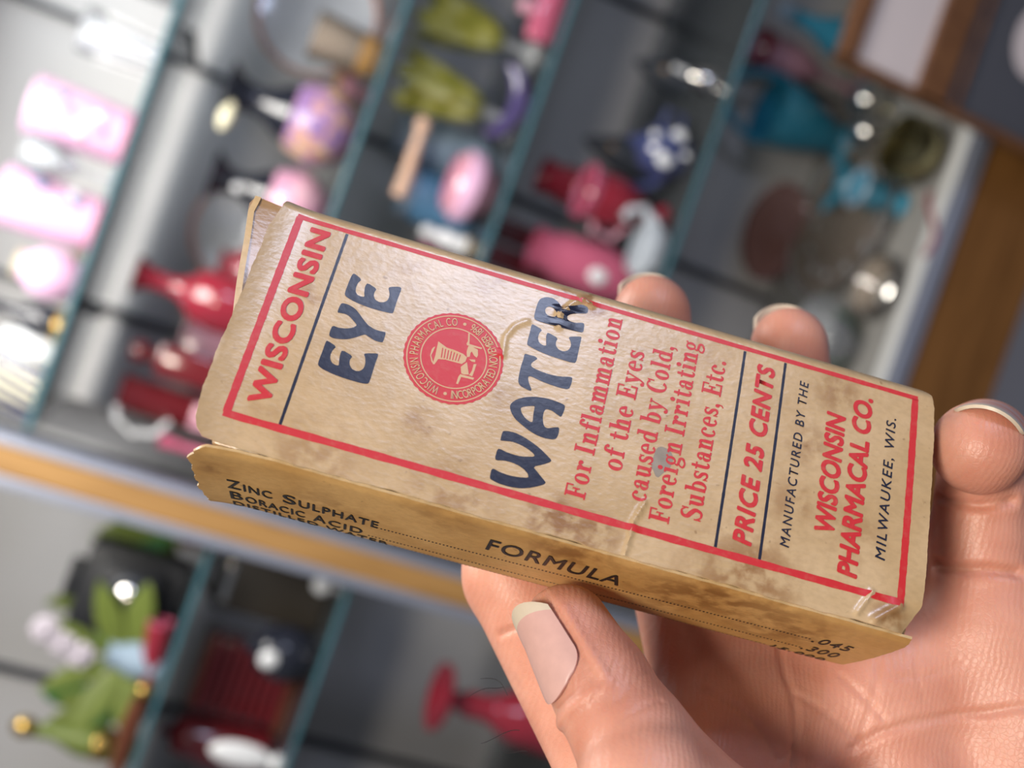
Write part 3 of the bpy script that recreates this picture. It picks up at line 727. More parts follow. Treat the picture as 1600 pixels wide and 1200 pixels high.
for k in range(7):
    t = 0.10 + k * 0.125
    a0 = np.array([0.775, 0.435]) * (1 - t) + np.array([0.885, 0.446]) * t; a1 = np.array([0.782, 0.485]) * (1 - t) + np.array([0.882, 0.478]) * t
    hat.append(quad_strip(tuple(a0), tuple(a1), 0.0045, 2))
stamp('seal_hatching', *join(*hat), M['ink_red'], 0.0032, maxlen=0.2, parent=seal)
tp = [(1.815, 0.612), (1.835, 0.600), (1.862, 0.604), (1.882, 0.614), (1.897, 0.640), (1.893, 0.671), (1.885, 0.700), (1.862, 0.722), (1.846, 0.748), (1.832, 0.745), (1.818, 0.722), (1.803, 0.705), (1.806, 0.66)]
tag(stamp('torn_patch', *polys([[smooth_ring(tp)]]), M['torn_grey'], 0.0008), 'grey torn spot in the usage lines')

# ------------------------------------------------------------------ the hand: one continuous skin grown around tapering bones
J = {
'mid_tip': (1.88, -0.66, 1.03, .222), 'mid_dip': (1.994, -0.289, 1.13, .225), 'mid_pip': (2.24, 0.36, 1.42, .26), 'mid_mcp': (2.72, 1.52, 1.16, .34),
'ring_tip': (2.715, -0.72, 1.03, .22), 'ring_dip': (2.840, -0.344, 1.13, .222), 'ring_pip': (3.213, 0.228, 1.38, .25), 'ring_mcp': (3.454, 1.121, 1.05, .33),
'lit_tip': (3.385, 0.10, 0.10, .225), 'lit_dip': (3.575, -0.09, 0.38, .215), 'lit_pip': (3.691, 0.351, 0.60, .24), 'lit_mcp': (3.880, 0.770, 0.78, .33),
'idx_tip': (1.201, -0.057, 1.06, .22), 'idx_dip': (1.239, 0.388, 1.22, .24), 'idx_pip': (1.464, 1.025, 1.14, .262), 'idx_mcp': (2.282, 1.962, 0.98, .31),
'th_tip': (1.659, 1.395, 0.42, .2), 'th_mid': (1.833, 1.608, 0.36, .225), 'th_ip': (2.017, 1.821, 0.28, .24), 'th_mcp': (2.520, 2.211, 0.40, .36), 'th_cmc': (3.469, 2.952, 0.75, .45),
'wr_a': (3.548, 3.252, 1.15, .5), 'wr_b': (4.243, 3.118, 1.15, .5), 'wr_c': (4.876, 2.744, 1.15, .45), 'arm': (4.858, 4.035, 1.2, .62)}
VOX = 0.017
lo = np.array([0.85, -1.05, -0.25]); hi = np.array([5.35, 3.9, 1.95])
N3 = np.ceil((hi - lo) / VOX).astype(int)
AX = [(lo[k] + VOX * np.arange(N3[k])).astype(np.float32) for k in range(3)]

def smin(a, b, k):
    h = np.clip(0.5 + 0.5 * (b - a) / k, 0, 1)
    return b + (a - b) * h - k * h * (1 - h)

def add_cone(D, pa, pb, ra, rb, k, flat=None):
    """smooth-unions a tapering round bone from pa to pb into D"""
    pa = np.array(pa, np.float32); pb = np.array(pb, np.float32); m = max(ra, rb) + 0.36
    i0 = np.maximum(((np.minimum(pa, pb) - m - lo) / VOX).astype(int), 0); i1 = np.minimum(((np.maximum(pa, pb) + m - lo) / VOX).astype(int) + 1, N3)
    if np.any(i1 <= i0): return
    x = AX[0][i0[0]:i1[0], None, None] - pa[0]; y = AX[1][None, i0[1]:i1[1], None] - pa[1]; z = AX[2][None, None, i0[2]:i1[2]] - pa[2]
    e = pb - pa; l2 = float(e @ e) + 1e-9
    t = np.clip((x * e[0] + y * e[1] + z * e[2]) / l2, 0, 1)
    d = np.sqrt((x - t * e[0]) ** 2 + (y - t * e[1]) ** 2 + (z - t * e[2]) ** 2) - (ra + (rb - ra) * t)
    sl = (slice(i0[0], i1[0]), slice(i0[1], i1[1]), slice(i0[2], i1[2]))
    D[sl] = smin(D[sl], d, k)

def bone(D, a, b, k, ra=None, rb=None):
    A = J[a]; B = J[b]; add_cone(D, A[:3], B[:3], ra or A[3], rb or B[3], k)

FING = np.full(N3, 1.0, np.float32)
for f in ('mid', 'ring', 'lit', 'idx'):
    bone(FING, f + '_tip', f + '_dip', 0.05); bone(FING, f + '_dip', f + '_pip', 0.05); bone(FING, f + '_pip', f + '_mcp', 0.05)
bone(FING, 'th_tip', 'th_mid', 0.05); bone(FING, 'th_mid', 'th_ip', 0.05); bone(FING, 'th_ip', 'th_mcp', 0.06)
add_cone(FING, (2.071, 1.986, 0.200), J['th_mcp'][:3], .285, .36, 0.025)          # pad at the root of the thumb
PALM = np.full(N3, 1.0, np.float32)
add_cone(PALM, J['mid_mcp'][:3], J['wr_a'][:3], .34, .5, 0.22)
add_cone(PALM, J['ring_mcp'][:3], J['wr_b'][:3], .34, .5, 0.22)
add_cone(PALM, J['lit_mcp'][:3], J['wr_c'][:3], .33, .45, 0.22)
add_cone(PALM, J['idx_mcp'][:3], J['wr_a'][:3], .31, .5, 0.22)
add_cone(PALM, J['th_mcp'][:3], J['th_cmc'][:3], .36, .48, 0.20)
add_cone(PALM, J['th_cmc'][:3], J['wr_b'][:3], .45, .5, 0.25)
add_cone(PALM, J['wr_b'][:3], J['arm'][:3], .55, .62, 0.3)
add_cone(PALM, J['idx_mcp'][:3], J['mid_mcp'][:3], .28, .30, 0.2)
add_cone(PALM, J['mid_mcp'][:3], J['ring_mcp'][:3], .30, .31, 0.2)
add_cone(PALM, J['ring_mcp'][:3], J['lit_mcp'][:3], .31, .31, 0.2)
add_cone(PALM, (2.45, 2.25, 0.72), (2.35, 2.0, 0.9), .22, .22, 0.2)          # web between thumb and forefinger
add_cone(PALM, (4.15, 1.15, 0.80), (4.75, 2.1, 0.95), .34, .42, 0.25)         # heel of the little-finger side
add_cone(PALM, (2.62, 1.06, 1.22), (3.35, 0.75, 1.15), .27, .28, 0.2)          # skin between the finger roots
D = smin(FING, PALM, 0.13)
del FING, PALM

def surface_nets(D):
    s = D < 0
    nx, ny, nz = D.shape
    c = np.zeros((nx - 1, ny - 1, nz - 1), np.uint8)
    for dx in (0, 1):
        for dy in (0, 1):
            for dz in (0, 1):
                c += s[dx:nx - 1 + dx, dy:ny - 1 + dy, dz:nz - 1 + dz]
    idx = np.argwhere((c > 0) & (c < 8))
    vid = np.full(c.shape, -1, np.int32); vid[tuple(idx.T)] = np.arange(len(idx))
    acc = np.zeros((len(idx), 3)); cnt = np.zeros(len(idx))
    corners = [(0, 0, 0), (1, 0, 0), (0, 1, 0), (1, 1, 0), (0, 0, 1), (1, 0, 1), (0, 1, 1), (1, 1, 1)]
    val = {q: D[idx[:, 0] + q[0], idx[:, 1] + q[1], idx[:, 2] + q[2]].astype(float) for q in corners}
    for a in corners:
        for k in range(3):
            if a[k] == 0:
                b = list(a); b[k] = 1; b = tuple(b)
                va, vb = val[a], val[b]; m = (va < 0) != (vb < 0)
                t = np.where(m, va / np.where(m, va - vb, 1), 0)
                p = np.array(a, float)[None, :] + t[:, None] * (np.array(b, float) - np.array(a, float))[None, :]
                acc += p * m[:, None]; cnt += m
    V = lo + VOX * (idx + acc / cnt[:, None])
    F = []
    for k in range(3):
        sa = [slice(None)] * 3; sb = [slice(None)] * 3; sa[k] = slice(0, -1); sb[k] = slice(1, None)
        A = s[tuple(sa)]; B = s[tuple(sb)]
        e = np.argwhere(A != B); k1, k2 = (k + 1) % 3, (k + 2) % 3
        e = e[(e[:, k1] > 0) & (e[:, k2] > 0) & (e[:, k1] < D.shape[k1] - 1) & (e[:, k2] < D.shape[k2] - 1)]
        q = []
        for d1, d2 in ((-1, -1), (0, -1), (0, 0), (-1, 0)):
            f = e.copy(); f[:, k1] += d1; f[:, k2] += d2; q.append(vid[tuple(f.T)])
        q = np.array(q).T
        fl = A[tuple(e.T)]
        q[~fl] = q[~fl][:, ::-1]
        F.append(q)
    return V, np.concatenate(F)

HV, HF = surface_nets(D)
def vnormals(V, F):
    a = V[F[:, 2]] - V[F[:, 0]]; b = V[F[:, 3]] - V[F[:, 1]]; n = np.cross(a, b)
    N = np.zeros_like(V)
    for k in range(4): np.add.at(N, F[:, k], n)
    return N / (np.linalg.norm(N, axis=1)[:, None] + 1e-12)
for _ in range(2):          # light smoothing
    acc = np.zeros_like(HV); cn = np.zeros(len(HV))
    for a, b in ((0, 1), (1, 2), (2, 3), (3, 0)):
        np.add.at(acc, HF[:, a], HV[HF[:, b]]); np.add.at(cn, HF[:, a], 1); np.add.at(acc, HF[:, b], HV[HF[:, a]]); np.add.at(cn, HF[:, b], 1)
    HV = HV * 0.5 + 0.5 * acc / cn[:, None]
HN = vnormals(HV, HF)
# skin folds and palm lines: (points, width, depth) in the carton's own units
FOLDS = [
 ([(3.881, 1.16, 0.475), (3.756, 1.21, 0.58), (3.61, 1.254, 0.655), (3.429, 1.331, 0.682), (3.305, 1.402, 0.743), (3.221, 1.489, 0.823)], 0.02, 0.016),
 ([(2.828, 1.063, 0.908), (2.853, 1.227, 0.844), (2.896, 1.378, 0.786), (2.912, 1.528, 0.78), (2.914, 1.644, 0.791)], 0.018, 0.014),
 ([(3.104, 1.169, 0.783), (3.199, 1.247, 0.732), (3.314, 1.342, 0.713)], 0.014, 0.009),
 ([(3.252, 1.084, 0.696), (3.253, 1.236, 0.704), (3.235, 1.444, 0.792)], 0.014, 0.009),
 ([(2.899, 1.312, 0.804), (3.06, 1.364, 0.792), (3.24, 1.458, 0.799)], 0.013, 0.008),
 ([(3.092, 1.331, 0.786), (2.946, 1.516, 0.789), (2.842, 1.635, 0.771)], 0.012, 0.007),
 ([(3.608, 1.011, 0.565), (3.484, 1.093, 0.621), (3.337, 1.141, 0.659)], 0.012, 0.006),
 ([(3.394, 0.921, 0.668), (3.418, 1.079, 0.635), (3.468, 1.218, 0.646)], 0.012, 0.005),
 ([(2.467, 1.387, 0.858), (2.613, 1.455, 0.772), (2.746, 1.545, 0.753), (2.828, 1.638, 0.769)], 0.014, 0.01),
 ([(1.546, 1.448, 0.264), (1.487, 1.441, 0.332), (1.494, 1.337, 0.904), (1.441, 1.368, 0.987)], 0.016, 0.014),
 ([(1.536, 1.415, 0.266), (1.474, 1.421, 0.355), (1.466, 1.294, 0.906)], 0.012, 0.007),
 ([(3.417, 0.199, 0.53), (3.454, 0.264, 0.422), (3.54, 0.28, 0.337), (3.68, 0.228, 0.29)], 0.022, 0.032),
 ([(3.486, 0.525, 0.639), (3.55, 0.566, 0.502), (3.651, 0.558, 0.421), (3.788, 0.543, 0.397)], 0.024, 0.034),
 ([(2.159, 1.806, 0.057), (2.09, 1.84, 0.034), (2.006, 1.857, 0.029), (1.957, 1.887, 0.042)], 0.02, 0.012),
 ([(1.916, 1.431, 0.226), (1.845, 1.543, 0.132), (1.795, 1.651, 0.122), (1.781, 1.721, 0.134)], 0.01, 0.006),
 ([(1.993, 1.528, 0.186), (1.92, 1.619, 0.107), (1.869, 1.702, 0.088)], 0.01, 0.005),
 ([(2.047, 1.657, 0.087), (1.968, 1.707, 0.057), (1.899, 1.774, 0.058), (1.844, 1.863, 0.098)], 0.01, 0.006),
 ([(2.553, -0.709, 0.884), (2.618, -0.669, 0.841), (2.743, -0.704, 0.814)], 0.008, 0.003),
]
disp = np.zeros(len(HV))
for pts, wid, dep in FOLDS:
    pts = np.array(pts); d = np.full(len(HV), 9.0)
    for a, b in zip(pts[:-1], pts[1:]):
        e = b - a; t = np.clip(((HV - a) @ e) / (e @ e + 1e-9), 0, 1)
        d = np.minimum(d, np.linalg.norm(HV - a - t[:, None] * e, axis=1))
    disp -= dep * np.exp(-(d / wid) ** 2) - 0.12 * dep * np.exp(-((d - wid * 2.2) / (wid * 1.3)) ** 2)
c_ = np.array(J['th_tip'][:3]); a_ = c_ - np.array(J['th_mid'][:3]); a_ /= np.linalg.norm(a_)          # bed of the thumb nail
n_ = np.array((-0.73, 0.56, -0.36)); n_ = n_ - a_ * (n_ @ a_); n_ /= np.linalg.norm(n_); b_ = np.cross(a_, n_)
rel = HV - c_; sv = rel @ a_; an = np.degrees(np.arctan2(rel @ b_, rel @ n_)); dn_ = np.linalg.norm(rel, axis=1)
q_ = np.maximum(np.abs(an) / 56, np.abs(sv + 0.075) / 0.25); q_ = np.where(dn_ < 0.6, q_, 9)
disp -= 0.020 * np.clip((1.02 - q_) / 0.10, 0, 1); disp += 0.010 * np.exp(-((q_ - 1.12) / 0.07) ** 2) * (sv < 0.05)
HV = HV + HN * disp[:, None]

def skin():
    m, N, L, b = new_mat('skin')
    tc = N.new('ShaderNodeTexCoord')
    def noise(scale, detail, dist=0.0):
        n = N.new('ShaderNodeTexNoise'); n.inputs['Scale'].default_value = scale; n.inputs['Detail'].default_value = detail; n.inputs['Distortion'].default_value = dist
        L.new(tc.outputs['Object'], n.inputs['Vector']); return n.outputs['Fac']
    cr = N.new('ShaderNodeValToRGB'); e = cr.color_ramp.elements
    e[0].position = 0.32; e[1].position = 0.68; e[0].color = (0.56, 0.235, 0.16, 1); e[1].color = (0.68, 0.34, 0.25, 1)
    L.new(noise(75, 5, 0.4), cr.inputs[0]); L.new(cr.outputs[0], b.inputs['Base Color'])
    b.inputs['Roughness'].default_value = 0.42
    b.inputs['Specular IOR Level'].default_value = 0.42
    b.inputs['Subsurface Weight'].default_value = 0.35
    b.inputs['Subsurface Radius'].default_value = (1.0, 0.35, 0.18)
    b.inputs['Subsurface Scale'].default_value = 0.0035
    vo = N.new('ShaderNodeTexVoronoi'); vo.feature = 'DISTANCE_TO_EDGE'; vo.inputs['Scale'].default_value = 1100
    wv = N.new('ShaderNodeTexWave'); wv.inputs['Scale'].default_value = 330; wv.inputs['Distortion'].default_value = 9; wv.inputs['Detail'].default_value = 2; wv.inputs['Detail Scale'].default_value = 0.35
    L.new(tc.outputs['Object'], vo.inputs['Vector']); L.new(tc.outputs['Object'], wv.inputs['Vector'])
    mr = N.new('ShaderNodeMapRange'); mr.inputs[1].default_value = 0.0; mr.inputs[2].default_value = 0.12; mr.inputs[4].default_value = 0.45
    L.new(vo.outputs['Distance'], mr.inputs[0])
    a1 = N.new('ShaderNodeMath'); a1.operation = 'MULTIPLY_ADD'; a1.inputs[1].default_value = 0.6
    L.new(wv.outputs['Fac'], a1.inputs[0]); L.new(mr.outputs[0], a1.inputs[2])
    a2 = N.new('ShaderNodeMath'); a2.operation = 'ADD'
    L.new(a1.outputs[0], a2.inputs[0]); L.new(noise(160, 4), a2.inputs[1])
    bp = N.new('ShaderNodeBump'); bp.inputs['Strength'].default_value = 0.22; bp.inputs['Distance'].default_value = 0.00025
    L.new(a2.outputs[0], bp.inputs['Height']); L.new(bp.outputs[0], b.inputs['Normal'])
    return m
M['skin'] = skin()
M['nail'] = simple('finger_nail', (0.60, 0.36, 0.32), 0.40, noise=0.10, scale=500)
M['nail_tip'] = simple('nail_free_edge', (0.60, 0.51, 0.40), 0.45, noise=0.08, scale=500)
hand = link_mesh('hand', HV * S, HF, M['skin'])
hand.matrix_world = BOX
tag(hand, 'bare left hand, palm up, gripping the paper carton from behind with its thumb in front', 'hand', None)

def nail(tip, prev, dorsal, length, width_deg, back, front, rs=1.015, curve=0.15):
    """curved nail plate with a pale free edge lying on the back of a fingertip"""
    c = Vector(J[tip][:3]); r = J[tip][3]; a = c - Vector(J[prev][:3]); la = a.length; a.normalize()
    n = Vector(dorsal); n = (n - a * n.dot(a)).normalized(); bb = a.cross(n)
    ns, nt = 22, 15; V = []; F = []; fm = []
    for layer in (0, 1):
        for i in range(ns):
            q = i / (ns - 1); s = -back + (back + front) * q
            hw = math.radians(width_deg) * (1 - 0.10 * q) * math.sqrt(1 - 0.75 * max(0, (0.3 - q) / 0.3) ** 2)
            for j in range(nt):
                x = (j / (nt - 1)) * 2 - 1; th = x * hw
                sq = s - (0.42 * x * x * (1 if q > 0.5 else -0.35)) * r * abs(2 * q - 1) ** 1.5
                rad = r * rs * (1 - curve * max(0, q - 0.4) ** 2) + (J[prev][3] - r) * max(0, -sq) / la + 0.012 * max(0, -sq) / 0.4 + (0.008 if layer == 0 else -0.008) - 0.006 * x ** 4 * (1 - q ** 2)
                p = c + a * sq + (n * math.cos(th) + bb * math.sin(th)) * rad
                V.append((p * S)[:])
    K = ns * nt
    for i in range(ns - 1):
        for j in range(nt - 1):
            u = [i * nt + j, (i + 1) * nt + j, (i + 1) * nt + j + 1, i * nt + j + 1]
            F.append(u); F.append([K + k for k in u[::-1]]); t = 1 if i >= ns * length else 0; fm += [t, t]
    rim = [j for j in range(nt)] + [i * nt + nt - 1 for i in range(1, ns)] + [(ns - 1) * nt + j for j in range(nt - 2, -1, -1)] + [i * nt for i in range(ns - 2, 0, -1)]
    for k in range(len(rim)):
        p, q2 = rim[k], rim[(k + 1) % len(rim)]; F.append([p, q2, K + q2, K + p]); fm.append(1 if min(p, q2) >= (ns * length) * nt else 0)
    o = link_mesh('fingernail', V, F, None, hand, True, [M['nail'], M['nail_tip']], fm)
    bm = bmesh.new(); bm.from_mesh(o.data); bmesh.ops.recalc_face_normals(bm, faces=bm.faces); bm.to_mesh(o.data); bm.free()
    o.data.set_sharp_from_angle(angle=math.radians(60))
    return o
nail('th_tip', 'th_mid', (-0.73, 0.56, -0.36), 0.81, 52, 0.28, 0.165, 1.0)
nail('mid_tip', 'mid_dip', (0.03, -0.5, 0.85), 0.72, 60, 0.25, 0.295, 0.97)
nail('ring_tip', 'ring_dip', (0.10, -0.5, 0.85), 0.72, 60, 0.25, 0.288, 0.97)
nail('lit_tip', 'lit_dip', (0.15, -1.0, -0.4), 0.80, 55, 0.25, 0.19, 0.96)
mbh = MB()
for k, (p, d) in enumerate([((1.50, 1.63, 0.86), (-0.16, 0.10, -0.02)), ((1.53, 1.66, 0.88), (-0.13, -0.08, 0.0)), ((1.62, 1.80, 0.88), (-0.15, 0.06, -0.05)), ((1.68, 1.88, 0.90), (-0.12, 0.0, -0.02))]):
    q = [np.array(p) + np.array(d) * t + np.array((0.02, -0.05, 0.0)) * math.sin(t * 3 + k) * t for t in np.linspace(0, 1, 8)]
    mbh.tube([tuple(x * S) for x in q], [0.00006] * 7 + [0.00003], 5)
h = mbh.build('hair', M['standard'], hand); h['kind'] = 'stuff'

# ------------------------------------------------------------------ the shop: floor, wall, two glass-shelved showcases
struct('floor', MB().box(-2.2, 2.2, -1.5, 2.6, -0.05, 0.0), M['carpet'])
struct('wall_back', MB().box(-2.2, 2.2, 2.45, 2.55, 0.0, 2.6), M['wall'])

case = thing('display_case', 'main glass-shelved display case with a wooden base and grey back', 'display case', (0.4, 1.97, 0))
def lp(mb, name, mat, parent, origin):
    o = mb.build(name, mat, parent, False)
    o.location = (-origin[0], -origin[1], -origin[2]); return o
O1 = (0.4, 1.97, 0)
lp(MB().box(-0.309, 1.20, 2.25, 2.27, 0.19, 1.97), 'back_panel', M['panel'], case, O1)
lp(MB().box(-0.309, 1.20, 1.71, 2.25, 0.195, 0.213), 'deck', M['deck'], case, O1)
lp(MB().box(-0.309, 1.20, 1.71, 1.745, 0.2132, 0.2145), 'deck_trim', M['deck_trim'], case, O1)
lp(MB().box(-0.309, 1.20, 1.69, 1.71, 0.182, 0.215, 0.003), 'deck_rim', M['alu'], case, O1)
lp(MB().box(-0.309, 1.20, 1.695, 2.25, 0.0, 0.182, 0.002), 'base', M['wood_base'], case, O1)
lp(MB().box(-0.309, 1.20, 1.70, 2.27, 1.95, 1.99), 'top', M['wood'], case, O1)
lp(MB().box(1.18, 1.20, 1.70, 2.25, 0.213, 1.95), 'side_panel', M['panel'], case, O1)
for x in (-0.124, 0.373, 0.85):
    st = lp(MB().box(x - 0.007, x + 0.007, 2.235, 2.25, 0.215, 1.95), 'shelf_standard', M['standard'], case, O1)
post = lp(MB().box(-0.366, -0.323, 1.672, 1.72, 0.0, 1.99, 0.003), 'post', M['wood'], case, O1)
for a, b in ((-0.323, -0.309), (-0.383, -0.366)):
    o = MB().box(a, b, 1.668, 1.722, 0.0, 1.99, 0.002).build('post_trim', M['alu'], post, False)

case2 = thing('display_case', 'second display case beyond the wooden post, with cameras and a flower vase', 'display case', (-0.85, 1.97, 0))
O2 = (-0.85, 1.97, 0)
lp(MB().box(-1.45, -0.383, 2.25, 2.27, 0.19, 1.97), 'back_panel', M['panel_cream'], case2, O2)
lp(MB().box(-1.45, -0.383, 1.70, 2.25, 0.195, 0.213), 'deck', M['deck'], case2, O2)
lp(MB().box(-1.45, -0.383, 1.695, 2.25, 0.0, 0.195, 0.002), 'base', M['wood_base'], case2, O2)
lp(MB().box(-1.45, -0.383, 1.70, 2.27, 1.95, 1.99), 'top', M['wood'], case2, O2)
for x in (-0.40, -0.85):
    lp(MB().box(x - 0.007, x + 0.007, 2.235, 2.25, 0.215, 1.95), 'shelf_standard', M['standard'], case2, O2)

def shelf(x0, x1, z, label, y1=2.19):
    """a glass shelf: clear plate, darker polished front edge, and the arms that carry it"""
    t = thing('glass_shelf', label, 'shelf', ((x0 + x1) / 2, 1.95, z), 0, 'glass shelves')
    cx = (x0 + x1) / 2
    MB().box(x0 - cx, x1 - cx, -0.246, y1 - 1.95, -0.008, 0).build('glass_plate', M['shelf'], t, False)
    MB().box(x0 - cx, x1 - cx, -0.250, -0.246, -0.008, 0, 0.001).build('polished_edge', M['shelf_edge'], t, False)
    for x in (-0.124, 0.373, 0.85, -0.85):
        if x0 < x < x1:
            MB().box(x - cx - 0.004, x - cx + 0.004, -0.02, 0.285, -0.022, -0.008).build('shelf_arm', M['standard'], t, False)
ZA, ZB, ZC, ZD, ZK = 1.546, 1.238, 0.992, 0.688, 0.213
L1, L2, L3 = 1.242, 1.018, 0.508
shelf(-0.30, 1.17, ZA, 'top glass shelf of the main case, under the pink vases')
shelf(-0.30, 1.17, ZB, 'glass shelf under the mottled purple vase and the red vases')
shelf(-0.30, 1.17, ZC, 'glass shelf under the blue pot and yellow-green dishes')
shelf(-0.30, 1.17, ZD, 'lowest glass shelf of the main case, under the red cups')
shelf(-1.43, -0.39, L1, 'upper glass shelf of the second case, under the black camera')
shelf(-1.43, -0.39, L2, 'glass shelf of the second case under the folding camera', 2.17)
shelf(-1.43, -0.39, L3, 'low glass shelf under the red candlestick')

def vessel(name, label, cat, loc, prof, mat, group=None, seg=28, part='body', squash=(1, 1), rotz=0.0):
    t = thing(name, label, cat, loc, rotz, group)
    o = MB().lathe(prof, seg, squash=squash).build(part, mat, t)
    return t, o

# --- top shelf
def pink_vase(label, loc, rotz):
    t, _ = vessel('painted_vase', label, 'vase', loc, [(0.030, 0), (0.040, 0.004), (0.044, 0.03), (0.046, 0.10), (0.047, 0.150), (0.044, 0.152), (0.043, 0.10), (0.040, 0.01)], M['pink'], 'pink painted vases')
    MB().lathe([(0.0475, 0.0), (0.0475, 0.012), (0.0445, 0.012), (0.0445, 0.0)]).build('foot_ring', M['pink_hot'], t)
    for k, (a, z, m) in enumerate(((-1.9, 0.115, 'white'), (-1.55, 0.095, 'blue'), (-1.35, 0.05, 'white'), (-1.75, 0.045, 'blue'), (-1.15, 0.11, 'turq'), (-2.1, 0.07, 'cream'))):
        MB().ball((0.0445 * math.cos(a), 0.0445 * math.sin(a), z), (0.008, 0.008, 0.009), 8).build('painted_flower', M[m], t)
    t.rotation_euler = (0, 0, rotz); return t
pink_vase('pink painted vase with flowers on the top shelf, the one nearer the corner', (0.157, 1.80, ZA), 0.1)
pink_vase('pink painted vase on the top shelf, beside the round pink vase', (0.015, 1.80, ZA), 0.7)
t, _ = vessel('crystal_tumbler', 'clear crystal tumbler on the top shelf beyond the pink vases', 'glass', (0.300, 1.86, ZA), [(0.026, 0), (0.030, 0.004), (0.034, 0.06), (0.037, 0.13), (0.034, 0.13), (0.030, 0.06), (0.024, 0.012)], M['clear'])
for k in range(10):
    a = k * 0.6283
    MB().tube([(0.031 * math.cos(a), 0.031 * math.sin(a), 0.01), (0.037 * math.cos(a), 0.037 * math.sin(a), 0.10)], 0.003, 6).build('cut_rib', M['white'], t)
t, _ = vessel('stemmed_glass', 'clear stemmed glass between the two pink painted vases', 'glass', (0.085, 1.735, ZA), [(0.028, 0), (0.028, 0.003), (0.005, 0.008), (0.004, 0.05), (0.012, 0.06), (0.028, 0.085), (0.030, 0.13), (0.028, 0.13), (0.025, 0.085), (0.004, 0.064)], M['clear'])
t, _ = vessel('pitcher', 'clear glass pitcher at the far end of the top shelf', 'pitcher', (0.43, 1.84, ZA), [(0.04, 0), (0.050, 0.02), (0.052, 0.08), (0.038, 0.14), (0.044, 0.19), (0.041, 0.19), (0.036, 0.14), (0.048, 0.08), (0.045, 0.02)], M['clear'])
MB().tube([(0.045, -0.02, 0.16), (0.085, -0.03, 0.15), (0.088, -0.03, 0.09), (0.052, -0.02, 0.06)], 0.005).build('handle', M['clear'], t)
t, _ = vessel('round_vase', 'round satin pink vase on the top shelf', 'vase', (-0.076, 1.76, ZA), [(0.018, 0), (0.030, 0.008), (0.040, 0.035), (0.036, 0.062), (0.022, 0.080), (0.020, 0.086), (0.017, 0.086), (0.019, 0.078), (0.032, 0.06), (0.036, 0.035), (0.02, 0.01)], M['pink'])
MB().lathe([(0.020, 0.084), (0.024, 0.094), (0.021, 0.094), (0.017, 0.084)]).build('rim', M['cream'], t)
t, _ = vessel('cream_bowl', 'small cream bowl behind the round pink vase', 'bowl', (-0.02, 1.90, ZA), [(0.014, 0), (0.020, 0.008), (0.030, 0.04), (0.027, 0.04), (0.018, 0.01)], M['cream'])
t, _ = vessel('perfume_bottle', 'black bottle with gold trim on the top shelf', 'bottle', (-0.148, 1.80, ZA), [(0.022, 0), (0.027, 0.01), (0.027, 0.05), (0.010, 0.08), (0.009, 0.11), (0.013, 0.118)], M['black'])
MB().lathe([(0.028, 0.0), (0.0285, 0.004), (0.0285, 0.014), (0.028, 0.018)]).build('gold_band', M['gold'], t)
MB().lathe([(0.006, 0.118), (0.014, 0.126), (0.011, 0.145), (0.003, 0.155)]).build('stopper', M['gold'], t)
t, _ = vessel('white_jar', 'white glazed jar beside the gold-trimmed black bottle', 'jar', (-0.196, 1.82, ZA), [(0.020, 0), (0.030, 0.015), (0.032, 0.05), (0.022, 0.07), (0.024, 0.078), (0.021, 0.078), (0.019, 0.07)], M['white'])
MB().lathe([(0.024, 0.078), (0.018, 0.088), (0.004, 0.094), (0.006, 0.103), (0.002, 0.108)]).build('lid', M['white'], t)
t, _ = vessel('striped_cup', 'beige cup with dark stripes next to the wooden post, top shelf', 'cup', (-0.255, 1.77, ZA), [(0.030, 0), (0.038, 0.006), (0.041, 0.08), (0.038, 0.08), (0.035, 0.01)], M['cream'])
for k in range(6):
    a = -2.6 + k * 0.42
    MB().tube([(0.0405 * math.cos(a), 0.0405 * math.sin(a), 0.006), (0.042 * math.cos(a + 0.45), 0.042 * math.sin(a + 0.45), 0.076)], 0.0045, 6).build('dark_stripe', M['navy'], t)

# --- second shelf
def black_neck_vase(label, loc, mat, r, spout):
    k = r / 0.064
    t, _ = vessel('art_glass_vase', label, 'vase', loc, [(0.03 * k, 0), (0.044 * k, 0.006 * k), (0.062 * k, 0.036 * k), (0.064 * k, 0.056 * k), (0.054 * k, 0.09 * k), (0.03 * k, 0.112 * k), (0.02 * k, 0.114 * k)], mat, 'vases with black flared necks')
    nk = MB().lathe([(0.046 * k, 0.098 * k), (0.044 * k, 0.108 * k), (0.026 * k, 0.135 * k), (0.021 * k, 0.155 * k), (0.027 * k, 0.178 * k), (0.046 * k, 0.198 * k), (0.043 * k, 0.200 * k), (0.023 * k, 0.180 * k), (0.016 * k, 0.155 * k)]).build('neck', M['black'], t)
    if spout:
        MB().lathe([(0.003, 0), (0.010, 0.012), (0.013, 0.026), (0.008, 0.042), (0.002, 0.048)], 16, off=(-0.022, -0.036, 0.188), axis=(-0.9, -0.1, 0.1)).build('spout', M['cream'], t)  # small pale yellow drop shape at the rim
    else:
        MB().ball((-0.008, -0.026 * k, 0.150 * k), (0.008, 0.006, 0.010), 10).build('white_dot', M['white'], t)  # small white dot set on the black neck
    return t
black_neck_vase('round mottled purple and orange vase with a black flared neck', (0.288, 1.80, ZB), M['purple'], 0.066, True)
black_neck_vase('rose-pink round vase with a black flared neck, behind the carton corner', (0.160, 1.87, ZB), M['rose'], 0.060, False)
